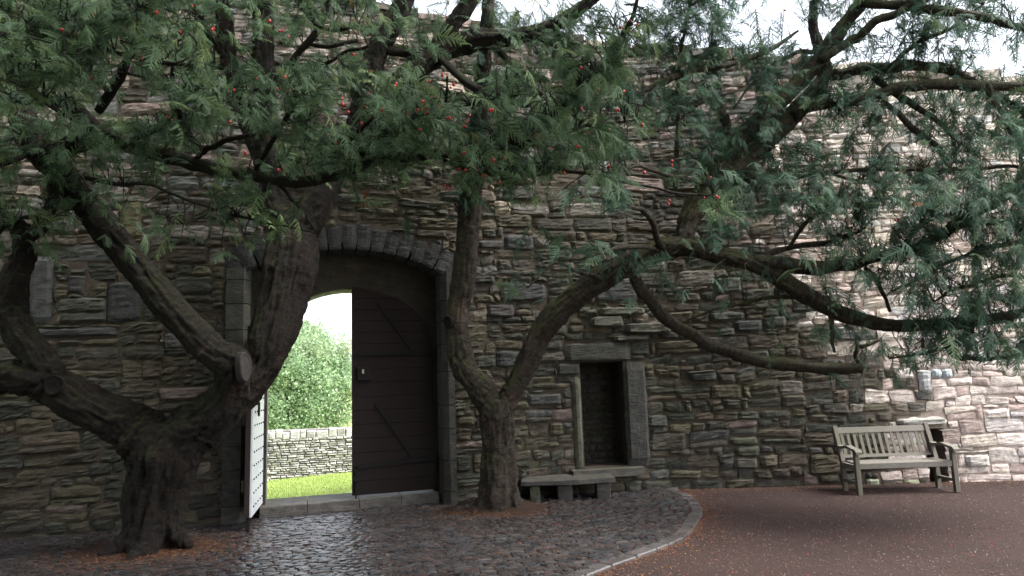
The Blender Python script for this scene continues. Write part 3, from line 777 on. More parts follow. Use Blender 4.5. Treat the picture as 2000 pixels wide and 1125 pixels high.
# right leaf, closed: local a from hinge (right) to the middle, b towards the courtyard, c up
h0 = W(11.06, 0, -.43)[0]; tdir = np.array([-TT[3][0], -TT[3][1], 0]); ndir = np.array([NN[3][0], NN[3][1], 0])
RD = plane_frame(h0, tdir, ndir)
rd = empty("door_leaf", h0 + np.array([0, 0, .2]), "dark red brown wooden door leaf, closed, seen from inside", "door"); rd["_w"] = (h0 + np.array([0, 0, .2])).tolist()
LW = 1.20
def leaf_top(a):
    u = np.clip((LW - a) / LW, 0, 1); return OSP + (OPK + .02 - OSP) * math.sqrt(max(0, 1 - u ** 2)) ** .9 if u < 1 else OSP
_ap = [(0, .20), (LW - .004, .20), (LW - .004, OPK)] + [(LW - LW * math.cos(q) * .995, OSP + (OPK - OSP) * math.sin(q) ** .9) for q in np.linspace(math.pi / 2 - .08, 0, 14)]
_v = [(a, .002, c) for a, c in _ap] + [(a, .02, c) for a, c in _ap]; _m = len(_ap)
mesh("backing", RD(_v), [tuple(range(_m)), tuple(range(2 * _m - 1, _m - 1, -1))] + [(k, _m + k, _m + (k + 1) % _m, (k + 1) % _m) for k in range(_m)], M_DOOREDGE, rd)
edges = list(np.linspace(.20, OSP, 11)) + list(np.linspace(OSP, OPK + .02, 7))[1:]
for z0, z1 in zip(edges[:-1], edges[1:]):   # horizontal inner boards, the upper ones cut to the arch
    def amin(z):
        if z <= OSP: return 0.0
        w_ = ((z - OSP) / (OPK + .02 - OSP)) ** (1 / .9); return LW - LW * math.sqrt(max(0, 1 - min(1, w_) ** 2))
    a0_, a1_ = amin(z0 + .003), min(amin(z1 - .003), LW - .06)
    v = [(a0_, 0, z0 + .003), (LW, 0, z0 + .003), (LW, 0, z1 - .003), (a1_, 0, z1 - .003)]; b0_ = .05 + rng.uniform(0, .004)
    v = v + [(p[0], b0_, p[2]) for p in v]
    f = [(0, 1, 2, 3), (7, 6, 5, 4), (0, 4, 5, 1), (1, 5, 6, 2), (2, 6, 7, 3), (3, 7, 4, 0)]
    mesh("plank", RD(v), f, M_DOORIN, rd)
def strap(pa, pb, w, name="strap", th=.018, b0=.056):
    pa, pb = np.array(pa, float), np.array(pb, float); d = (pb - pa) / np.linalg.norm(pb - pa); nrm_ = np.array([-d[1], d[0]]) * w / 2
    q = [pa - nrm_, pb - nrm_ * .8, pb + nrm_ * .8, pa + nrm_]
    v = [(p[0], b0, p[1]) for p in q] + [(p[0], b0 + th, p[1]) for p in q]
    return mesh(name, RD(v), [(0, 1, 2, 3), (7, 6, 5, 4), (0, 4, 5, 1), (1, 5, 6, 2), (2, 6, 7, 3), (3, 7, 4, 0)], M_IRON, rd)
strap((-.02, .66), (1.12, .60), .07); strap((-.02, 2.22), (1.12, 2.22), .06)
strap((.30, .66), (.86, 1.50), .06); strap((.30, 2.25), (.82, 2.98), .05)
v, f = bbox((.93, .056, 1.83), (1.13, .10, 2.03), .008); mesh("lock_box", RD(v), f, M_IRON, rd)
v, f = bbox((1.03, .10, 1.93), (1.06, .108, 1.99), .003); mesh("key_plate", RD(v), f, M_PALEMETAL, rd)
v, f = tube(RD([(1.15, .075, .14), (1.15, .075, .55)]), .012, 8); mesh("drop_bolt", v, f, M_IRON, rd)
v, f = bbox((1.10, .056, .40), (1.19, .09, .47), .005); mesh("bolt_keeper", RD(v), f, M_IRON, rd)
for zc in (.62, 2.22):
    v, f = tube(RD([(-.03, .07, zc - .06), (-.03, .07, zc + .06)]), .025, 8); mesh("hinge", v, f, M_IRON, rd)
# left leaf, swung open into the court
hp = W(8.615, 0, -.40)[0]; near = PT(487, 1000, 8.72); near[2] = 0
td = near - hp; td[2] = 0; LL = 1.12; td /= np.linalg.norm(td); nd = np.array([-td[1], td[0], 0])   # nd points to the middle of the gateway
if nd[0] < 0: nd = -nd
LD = plane_frame(hp, td, nd)
ld = empty("door_leaf", hp + np.array([0, 0, .2]), "pale grey studded door leaf swung wide open beside the left tree", "door"); ld["_w"] = (hp + np.array([0, 0, .2])).tolist()
v, f = bbox((0, 0.012, .20), (LL, .04, OSP + .35), .003); mesh("door_panel", LD(v), f, M_DOOROUT, ld)
v, f = bbox((0, -.05, .20), (LL, .010, OSP + .35), .004); mesh("backing", LD(v), f, M_DOOREDGE, ld)
for zc in (.5, 1.3, 2.1): v, f = bbox((0, -.09, zc), (LL - .02, -.052, zc + .14), .005); mesh("ledge", LD(v), f, M_DOOREDGE, ld)
sm = MB()
for i in range(5):
    for j in range(15):
        v, f = bbox((.10 + i * .22, .04, .30 + j * .165), (.128 + i * .22, .052, .322 + j * .165), .004); sm.add(LD(v), f)
tag(sm.build("studs", M_IRON, ld), kind="stuff")
a = np.linspace(0, 2 * math.pi, 17)[:-1]
ringp = [(LL - .25 + .035 * math.cos(q) , .075, 1.50 + .085 * math.sin(q)) for q in a]; ringp.append(ringp[0])
v, f = tube(LD(ringp), .012, 8); mesh("ring_handle", v, f, M_IRON, ld)
v, f = bbox((LL - .30, .04, 1.55), (LL - .20, .075, 1.61), .006); mesh("handle_plate", LD(v), f, M_IRON, ld)
v, f = bbox((LL - .06, -.03, .02), (LL - .02, .01, .20), .005); mesh("door_stop", LD(v), f, M_IRON, ld)

# ---------------------------------------------------------------- masonry seat by the middle tree
A_ = np.array([.06, 10.02]); B_ = np.array([1.34, 10.06])
seat = empty("stone_seat", (.7, 10.3, 0), "low stone seat of one slab on stubby supports beside middle tree", "bench"); seat["_w"] = [.7, 10.3, 0]
n1, n2 = 16, 6
def wally(x): return float(np.interp(x, PLAN[:, 0], PLAN[:, 1]))
vv = []
for layer in (0, 1):
    for j in range(n2 + 1):
        for i in range(n1 + 1):
            u, w = i / n1, j / n2; x = .05 + 1.32 * u + .04 * (1 - w) * (u - .5); yb = wally(x) + .02; yf = 10.0 + .04 * u + .02 * math.sin(u * 9) + .05 * (abs(2 * u - 1) ** 8)
            e = max(abs(2 * u - 1) ** 10, abs(2 * w - 1) ** 12 if w < .5 else 0)
            zt = .325 + .012 * u - .014 * e + .006 * rng.uniform(-1, 1)
            vv.append((x, yf + (yb - yf) * w, zt if layer else .245 + .012 * e + .006 * rng.uniform(-1, 1)))
f = []; K = (n1 + 1) * (n2 + 1)
for j in range(n2):
    for i in range(n1):
        a = j * (n1 + 1) + i; f += [(K + a, K + a + 1, K + a + n1 + 2, K + a + n1 + 1), (a + n1 + 1, a + n1 + 2, a + 1, a)]
rg = list(range(n1 + 1)) + [j * (n1 + 1) + n1 for j in range(1, n2 + 1)] + [n2 * (n1 + 1) + i for i in range(n1 - 1, -1, -1)] + [j * (n1 + 1) for j in range(n2 - 1, 0, -1)]
for k in range(len(rg)): a, b = rg[k], rg[(k + 1) % len(rg)]; f.append((a, b, K + b, K + a))
mesh("seat_slab", vv, f, M_STONE, seat, False, np.tile((.075, .068, .064), (2 * K, 1)))
for (x0, x1, cc) in ((.15, .30, (.13, .14, .10)), (.55, .77, (.12, .11, .10)), (1.12, 1.32, (.11, .10, .095))):
    v, f = bbox((x0, 10.12, -.03), (x1, 10.5, .25), .02); v = v + fbm(v * 8, 3)[:, None] * .01
    mesh("support", v, f, M_STONE, seat, False, np.tile(.6 * np.array(cc), (len(v), 1)))
v, f = bbox((.0, 10.5, -.02), (1.5, 10.75, .22), .01)

# ---------------------------------------------------------------- wooden bench
BX0, BX1, BY = 4.74, 6.17, 9.87
be = empty("garden_bench", (5.45, 10.1, 0), "weathered wooden slatted bench with scrolled arms against the wall", "bench"); be["_w"] = [5.45, 10.1, 0]
PW = .065
for x in (BX0, BX1 - PW):
    v, f = bbox((x, BY, -.01), (x + PW, BY + PW, .60), .006); mesh("front_leg", v, f, M_BENCHV, be)
    # back post, raked above the seat
    prof = [(BY + .42, -.01), (BY + .485, -.01), (BY + .485, .40), (BY + .64, .90), (BY + .59, .915), (BY + .42, .42)]
    v = [(x + .004, a, b) for a, b in prof] + [(x + PW - .004, a, b) for a, b in prof]
    f = [tuple(range(5, -1, -1)), tuple(range(6, 12))] + [(k, (k + 1) % 6, 6 + (k + 1) % 6, 6 + k) for k in range(6)]
    mesh("back_leg", v, f, M_BENCHV, be)
    v, f = bbox((x + .015, BY + PW + .002, .13), (x + PW - .015, BY + .418, .175), .004); mesh("side_stretcher", v, f, M_BENCH, be)
    v, f = bbox((x + .012, BY + PW + .002, .33), (x + PW - .012, BY + .418, .40), .004); mesh("side_rail", v, f, M_BENCH, be)
    # arm: wavy top, drooping scroll at the front
    ys = np.linspace(0, 1, 15); prof_t, prof_b = [], []
    for q in ys:
        yy = BY - .075 + q * .56; zt = .640 - .014 * math.sin(q * 9) + .012 * q
        if q < .14: zt -= .05 * ((.14 - q) / .14) ** 2
        zb = zt - .035 - (.02 * math.sin(min(q / .2, 1) * math.pi) if q < .2 else 0)
        prof_t.append((yy, zt)); prof_b.append((yy, zb))
    prof = prof_t + prof_b[::-1]; m = len(prof)
    v = [(x - .012, a, b) for a, b in prof] + [(x + PW + .012, a, b) for a, b in prof]
    f = [(k, (k + 1) % m, m + (k + 1) % m, m + k) for k in range(m)]
    for k in range(14): f += [(k + 1, k, m - 1 - k, m - 2 - k), (m + k, m + k + 1, 2 * m - 2 - k, 2 * m - 1 - k)]
    mesh("armrest", v, f, M_DOOREDGE if False else M_BENCH, be)
v, f = bbox((BX0 + PW + .001, BY + .01, .345), (BX1 - PW - .001, BY + .05, .425), .005); mesh("front_rail", v, f, M_BENCH, be)
v, f = bbox((BX0 + PW + .001, BY + .43, .345), (BX1 - PW - .001, BY + .47, .405), .005); mesh("back_rail", v, f, M_BENCH, be)
for k in range(6):
    y0 = BY + .055 + k * .062; v, f = bbox((BX0 + .03 if k else BX0 + PW + .001, y0, .405 - .008 * math.sin(k / 5 * math.pi)), (BX1 - .03 if k else BX1 - PW - .001, y0 + .052, .427 - .008 * math.sin(k / 5 * math.pi)), .004)
    if k: v[:, 0] = np.clip(v[:, 0], BX0 + PW + .002, BX1 - PW - .002)
    mesh("seat_slat", v, f, M_BENCH, be)
def rake(z): return BY + .445 + (z - .40) * .155 / .5
def raked(x0, x1, z0, z1, th, inset=0.0):
    v = []
    for z in (z0, z1):
        for (x, d) in ((x0, 0), (x1, 0), (x1, th), (x0, th)): v.append((x, rake(z) + inset + d, z))
    return v, [(0, 3, 2, 1), (4, 5, 6, 7), (0, 1, 5, 4), (1, 2, 6, 5), (2, 3, 7, 6), (3, 0, 4, 7)]
v, f = raked(BX0 + PW - .004, BX1 - PW + .004, .805, .885, .036); mesh("top_rail", v, f, M_BENCH, be)
v, f = raked(BX0 + PW - .004, BX1 - PW + .004, .46, .50, .034); mesh("lower_rail", v, f, M_BENCH, be)
ns_ = 14; span = BX1 - BX0 - 2 * PW
for k in range(ns_):
    xc = BX0 + PW + span * (k + .5) / ns_; v, f = raked(xc - .022, xc + .022, .501, .804, .014, .010); mesh("back_slat", v, f, M_BENCHV, be)

# ---------------------------------------------------------------- trees: limbs from (px, py, distance, radius in px)
def nodes(L_):
    out = []
    for (px, py, Y, r_) in L_:
        p = PT(px, py, Y); out.append((*p, r_ * Y / FOC))
    return np.array(out)
def limb(L_, sub=5, wob=0.0):
    n_ = catmull(nodes(L_), sub)
    if wob:
        k = np.arange(len(n_)); sd = rng.uniform(0, 99)
        for c in range(3): n_[:, c] += vnoise(np.stack([k * .35, np.full(len(k), sd + c * 7), 0 * k], 1)) * wob
    n_[:, 3] = np.maximum(n_[:, 3], .003); return n_
def make_trunk(name, limbs, mat, parent, voxel, seed, skip=(), rel=1.0):
    bm = MB()
    for L_ in limbs:
        v, f = tube(L_[:, :3], L_[:, 3], 14); bm.add(v, f)
    me = bpy.data.meshes.new("tmp"); me.from_pydata(np.concatenate(bm.v).tolist(), [], bm.f); me.update()
    o = bpy.data.objects.new("tmp", me); coll.objects.link(o)
    md = o.modifiers.new("r", 'REMESH'); md.mode = 'VOXEL'; md.voxel_size = voxel; md.adaptivity = 0
    sm_ = o.modifiers.new("s", 'SMOOTH'); sm_.factor = .5; sm_.iterations = 3
    dg = bpy.context.evaluated_depsgraph_get(); ev = o.evaluated_get(dg); m2 = ev.to_mesh()
    nv_ = len(m2.vertices); V = np.empty(nv_ * 3); m2.vertices.foreach_get("co", V); V = V.reshape(-1, 3)
    Nn = np.empty(nv_ * 3); m2.vertices.foreach_get("normal", Nn); Nn = Nn.reshape(-1, 3)
    nf = len(m2.polygons); F = np.empty(nf * 4, np.int32); m2.loops.foreach_get("vertex_index", F); F = F.reshape(-1, 4)
    ev.to_mesh_clear(); bpy.data.objects.remove(o)
    limbs = [L_ for k, L_ in enumerate(limbs) if k not in skip]
    C = np.concatenate([L_[:, :3] for L_ in limbs]); Rr = np.concatenate([L_[:, 3] for L_ in limbs])
    al = np.concatenate([np.r_[0, np.cumsum(np.linalg.norm(np.diff(L_[:, :3], axis=0), axis=1))] + 3.7 * k for k, L_ in enumerate(limbs)])
    Td = np.concatenate([np.gradient(L_[:, :3], axis=0) for L_ in limbs]); Td /= np.linalg.norm(Td, axis=1)[:, None] + 1e-9
    q = np.zeros_like(V); rad = np.zeros(nv_); alv = np.zeros(nv_)
    for a in range(0, nv_, 4000):
        D = ((V[a:a + 4000, None, :] - C[None]) ** 2).sum(-1); w = 1 / (D / (Rr[None] ** 2 + 1e-6) + 1e-3) ** 4; w /= w.sum(1)[:, None]
        c_ = w @ C; t_ = w @ Td; t_ /= np.linalg.norm(t_, axis=1)[:, None] + 1e-9; l_ = (w @ al)
        off = V[a:a + 4000] - c_; ax = (off * t_).sum(1); off = off - t_ * ax[:, None]
        q[a:a + 4000] = off; alv[a:a + 4000] = ((V[a:a + 4000] - V.mean(0)) * t_).sum(1); rad[a:a + 4000] = w @ Rr
    big = fbm4(q * 7.5, alv * 1.3, seed, 2); mid_ = 1 - np.abs(fbm4(q * 17, alv * 2.4, seed + 5, 2)) * 2; fine = fbm4(q * 38, alv * 7, seed + 9, 2)
    lump = fbm(V * 3.0, seed + 20, 2); flake = fbm(V * 15, seed + 30, 2)
    V = V + Nn * (rad[:, None] * (.20 * big[:, None] + .15 * lump[:, None] - .05) + rel * (.016 * mid_ + .012 * fine + .008 * flake)[:, None] * np.clip(rad / .12, .3, 1.1)[:, None])
    return mesh(name, V, F, mat, parent, True, attrs={"bark": q, "along": alv})
def make_branch(L_, mat, parent, sides=8, name="branch"):
    r_ = L_[:, 3] * (1 + .12 * vnoise(np.stack([np.arange(len(L_)) * .9, np.full(len(L_), rng.uniform(0, 50)), 0 * L_[:, 0]], 1)))
    v, f = tube(L_[:, :3], r_, sides); n_ = len(L_)
    al = np.r_[0, np.cumsum(np.linalg.norm(np.diff(L_[:, :3], axis=0), axis=1))]
    q = v - np.repeat(L_[:, :3], sides, 0); al = np.repeat(al, sides)
    v = v + (v - np.repeat(L_[:, :3], sides, 0)) * (fbm4(q * 22, al * 5, 3, 2) * .4)[:, None]
    return mesh(name, v, f, mat, parent, True, attrs={"bark": q, "along": al})

# --- left yew
A_main = [
    [(288, 1092, 7.95, 60), (294, 1040, 7.95, 58), (304, 980, 7.95, 57), (320, 920, 7.92, 60), (326, 865, 7.9, 66), (335, 828, 7.9, 50)],
    [(200, 1090, 7.6, 10), (246, 1060, 7.75, 20), (270, 1010, 7.85, 30), (286, 950, 7.9, 30)],
    [(372, 1070, 7.8, 8), (342, 1040, 7.85, 18), (332, 990, 7.9, 28), (330, 930, 7.9, 36)],
    [(270, 1095, 7.5, 12), (280, 1070, 7.7, 26), (292, 1010, 7.85, 36)],
    [(320, 890, 7.9, 60), (262, 838, 7.85, 56), (205, 808, 7.75, 50), (150, 778, 7.65, 46), (100, 752, 7.6, 44), (40, 738, 7.5, 38), (-60, 735, 7.4, 38), (-200, 715, 7.2, 34)],
    [(112, 758, 7.6, 38), (75, 700, 7.55, 34), (42, 650, 7.55, 33), (22, 600, 7.6, 29), (30, 545, 7.6, 25), (45, 500, 7.65, 23), (45, 462, 7.7, 22), (20, 430, 7.7, 15), (-20, 410, 7.7, 13)],
    [(335, 880, 7.9, 62), (385, 828, 7.9, 54), (432, 790, 7.85, 44), (452, 755, 7.8, 38), (455, 712, 7.7, 40), (428, 700, 7.7, 38), (382, 656, 7.7, 36), (335, 605, 7.7, 35), (287, 545, 7.75, 35),
     (238, 490, 7.8, 34), (192, 430, 7.8, 33), (152, 378, 7.8, 31), (112, 330, 7.8, 32), (72, 285, 7.8, 33), (48, 235, 7.8, 28), (42, 190, 7.8, 24), (30, 130, 7.8, 20), (15, 60, 7.8, 16), (0, -30, 7.7, 14), (-20, -160, 7.5, 10)],
    [(395, 852, 7.95, 38), (440, 808, 8.0, 33), (484, 762, 8.1, 31), (512, 705, 8.15, 42), (536, 640, 8.2, 48), (552, 575, 8.25, 52), (568, 510, 8.3, 56), (572, 465, 8.35, 50), (548, 420, 8.4, 32),
     (530, 350, 8.45, 26), (522, 280, 8.5, 24), (518, 200, 8.5, 23), (514, 100, 8.5, 21), (516, 0, 8.5, 21), (520, -120, 8.4, 16)],
    [(575, 480, 8.35, 44), (600, 430, 8.4, 35), (622, 390, 8.45, 32), (648, 335, 8.5, 30), (690, 275, 8.6, 28), (740, 220, 8.7, 27), (790, 160, 8.8, 26), (850, 105, 8.9, 24), (920, 80, 9.0, 21),
     (1000, 72, 9.1, 18), (1080, 50, 9.2, 15), (1150, 5, 9.2, 13), (1230, -60, 9.2, 10)],
    [(690, 275, 8.6, 22), (715, 190, 8.7, 24), (738, 100, 8.8, 24), (775, 30, 8.8, 21), (820, -60, 8.8, 16)],
    [(850, 105, 8.9, 16), (890, 40, 8.9, 16), (940, -30, 8.9, 15), (980, -110, 8.8, 12)],
    [(526, 355, 8.45, 15), (490, 260, 8.5, 15), (455, 160, 8.5, 16), (440, 60, 8.5, 15), (428, -60, 8.4, 13)],
    [(90, 300, 7.75, 24), (130, 288, 7.6, 20), (178, 268, 7.5, 22), (205, 268, 7.4, 20), (250, 284, 7.3, 17), (300, 297, 7.2, 15)],
]
A_br = [  # tapering branches with their own bark
    [(285, 293, 7.25, 16), (330, 306, 7.1, 15), (380, 318, 7.0, 14), (450, 335, 6.8, 13), (540, 351, 6.5, 12), (620, 350, 6.3, 11), (680, 331, 6.1, 10), (740, 313, 5.9, 9), (800, 307, 5.8, 8), (850, 305, 5.7, 6), (940, 302, 5.6, 4)],
    [(200, 268, 7.4, 16), (170, 232, 7.3, 15), (130, 202, 7.2, 13), (60, 196, 7.1, 11), (0, 186, 7.0, 10), (-60, 180, 6.9, 8)],
    [(195, 215, 7.2, 9), (235, 150, 6.9, 9), (262, 85, 6.7, 8), (266, 20, 6.5, 7), (262, -60, 6.4, 6)],
    [(235, 140, 6.9, 3), (330, 160, 6.6, 3.5), (430, 205, 6.3, 3), (520, 240, 6.1, 2)],
    [(400, 300, 6.9, 8), (362, 250, 6.7, 7), (345, 200, 6.6, 6), (338, 150, 6.5, 5), (345, 80, 6.3, 3)],
    [(380, 310, 6.95, 6), (420, 280, 6.8, 6), (480, 262, 6.6, 5), (540, 250, 6.4, 3), (600, 235, 6.3, 2)],
    [(620, 350, 6.3, 8), (655, 300, 6.1, 7), (690, 262, 6.0, 6), (720, 240, 5.9, 4), (760, 200, 5.7, 3)],
    [(800, 307, 5.8, 6), (828, 275, 5.6, 5), (848, 240, 5.4, 4), (870, 190, 5.2, 3), (875, 150, 5.1, 2)],
    [(60, 300, 7.7, 6), (0, 320, 7.4, 6), (-60, 330, 7.2, 5)],
    [(160, 345, 7.7, 5), (240, 358, 7.3, 4), (300, 365, 7.0, 3.5), (380, 395, 6.8, 3), (460, 420, 6.6, 3), (540, 440, 6.5, 2), (620, 455, 6.4, 1.5)],
    [(46, 470, 7.65, 14), (75, 445, 7.6, 12), (95, 405, 7.55, 11), (105, 360, 7.6, 8), (90, 330, 7.6, 6)],
    [(-60, 60, 5.2, 7), (60, 75, 5.1, 6), (180, 92, 5.1, 6), (300, 118, 5.1, 5), (420, 130, 5.1, 4), (500, 150, 5.1, 2)],
    [(-40, 140, 5.6, 6), (40, 165, 5.5, 6), (110, 215, 5.5, 5), (180, 250, 5.5, 3)],
    [(180, 92, 5.1, 4), (230, 40, 5.0, 4), (300, 10, 4.9, 3), (380, -20, 4.9, 3)],
    [(500, 330, 6.6, 5), (560, 230, 6.3, 5), (610, 150, 6.1, 5), (660, 110, 6.0, 4), (720, 90, 5.9, 3)],
    [(685, 330, 6.1, 6), (760, 255, 5.7, 6), (850, 215, 5.4, 5), (950, 200, 5.3, 4), (1010, 190, 5.3, 3)],
    [(930, 302, 5.6, 4), (1010, 290, 5.6, 7), (1060, 245, 5.6, 7), (1115, 195, 5.6, 6), (1180, 120, 5.6, 6), (1230, 50, 5.6, 5), (1250, -20, 5.6, 4)],
    [(850, 305, 5.7, 4), (950, 338, 5.7, 4), (1060, 330, 5.8, 4), (1180, 345, 6.0, 4), (1300, 372, 6.2, 3), (1390, 380, 6.3, 2)],
    [(1060, 245, 5.6, 4), (1100, 260, 5.6, 4), (1180, 240, 5.7, 3), (1240, 235, 5.8, 2)],
    [(560, -30, 6.4, 4), (600, 30, 6.4, 4), (650, 60, 6.4, 4), (700, 50, 6.4, 3)],
    [(850, 105, 8.9, 9), (900, 150, 8.6, 9), (960, 185, 8.3, 9), (1020, 200, 8.1, 7), (1080, 205, 8.0, 5)],
    [(965, 90, 9.0, 8), (1000, 130, 8.8, 7), (1030, 165, 8.7, 6), (1100, 215, 8.6, 4), (1160, 250, 8.5, 3)],
    [(740, 95, 8.8, 10), (790, 102, 8.8, 10), (835, 118, 8.8, 10)],
    [(1080, 50, 9.2, 9), (1100, 90, 9.0, 8), (1060, 75, 9, 9), (1030, 70, 9.1, 10)],
    [(450, 130, 8.5, 7), (400, 60, 8.3, 7), (370, 0, 8.2, 6)],
    [(518, 200, 8.5, 9), (570, 120, 8.5, 8), (620, 60, 8.4, 8), (650, -20, 8.4, 6)],
    [(590, 85, 8.5, 4), (640, 90, 8.5, 5), (700, 80, 8.6, 4)],
    [(250, 284, 7.3, 7), (290, 260, 7.0, 5), (330, 240, 6.8, 4), (350, 200, 6.7, 3)],
    [(-30, 480, 7.4, 6), (10, 440, 7.4, 5), (60, 420, 7.4, 4), (110, 420, 7.4, 3)],
    [(540, 350, 6.5, 5), (560, 380, 6.5, 4), (590, 410, 6.5, 3), (620, 450, 6.5, 2)],
]
# --- middle yew, whose right limb reaches across to the right edge
B_main = [
    [(975, 1004, 9.55, 40), (974, 965, 9.55, 36), (974, 920, 9.55, 34), (973, 865, 9.55, 33), (970, 815, 9.55, 36), (968, 785, 9.55, 34)],
    [(925, 1012, 9.35, 8), (942, 990, 9.45, 15), (956, 950, 9.55, 20), (962, 900, 9.55, 20)],
    [(972, 1016, 9.25, 8), (968, 995, 9.4, 14), (974, 950, 9.5, 18)],
    [(1014, 1004, 9.4, 8), (1004, 985, 9.45, 14), (992, 940, 9.52, 18), (988, 880, 9.55, 18)],
    [(885, 1000, 9.45, 6), (920, 992, 9.5, 10), (950, 975, 9.55, 16)],
    [(962, 800, 9.55, 30), (935, 755, 9.5, 28), (906, 715, 9.5, 26), (893, 665, 9.5, 23), (893, 615, 9.5, 22), (902, 555, 9.5, 23), (910, 490, 9.5, 23), (917, 430, 9.5, 23), (922, 380, 9.5, 22),
     (928, 310, 9.5, 20), (936, 220, 9.45, 18), (944, 130, 9.4, 16), (952, 40, 9.3, 14), (955, -60, 9.2, 12)],
    [(978, 805, 9.55, 28), (1008, 752, 9.5, 24), (1034, 700, 9.45, 25), (1058, 650, 9.4, 27), (1092, 608, 9.3, 28), (1135, 572, 9.2, 28), (1180, 543, 9.1, 28), (1235, 512, 9.0, 26), (1290, 488, 8.9, 25),
     (1340, 480, 8.8, 24), (1400, 497, 8.7, 21), (1470, 515, 8.6, 20), (1530, 548, 8.5, 19), (1580, 580, 8.4, 18), (1640, 610, 8.3, 16), (1720, 632, 8.2, 15), (1800, 635, 8.0, 14), (1900, 628, 7.9, 13),
     (2010, 610, 7.8, 11), (2100, 590, 7.7, 8)],
    [(1330, 482, 8.85, 22), (1350, 425, 8.9, 23), (1382, 365, 9.0, 24), (1425, 300, 9.1, 21), (1472, 245, 9.1, 19), (1530, 190, 9.1, 18), (1588, 132, 9.1, 16), (1640, 60, 9.0, 15), (1690, -5, 8.9, 14), (1740, -90, 8.8, 10)],
    [(1385, 375, 9.0, 20), (1435, 330, 9.1, 22), (1490, 280, 9.2, 22), (1542, 230, 9.3, 22), (1590, 182, 9.3, 19), (1612, 145, 9.4, 15), (1598, 90, 9.4, 12), (1588, 50, 9.4, 10), (1590, 0, 9.3, 8)],
    [(885, 628, 9.45, 10), (872, 628, 9.42, 12)],
]
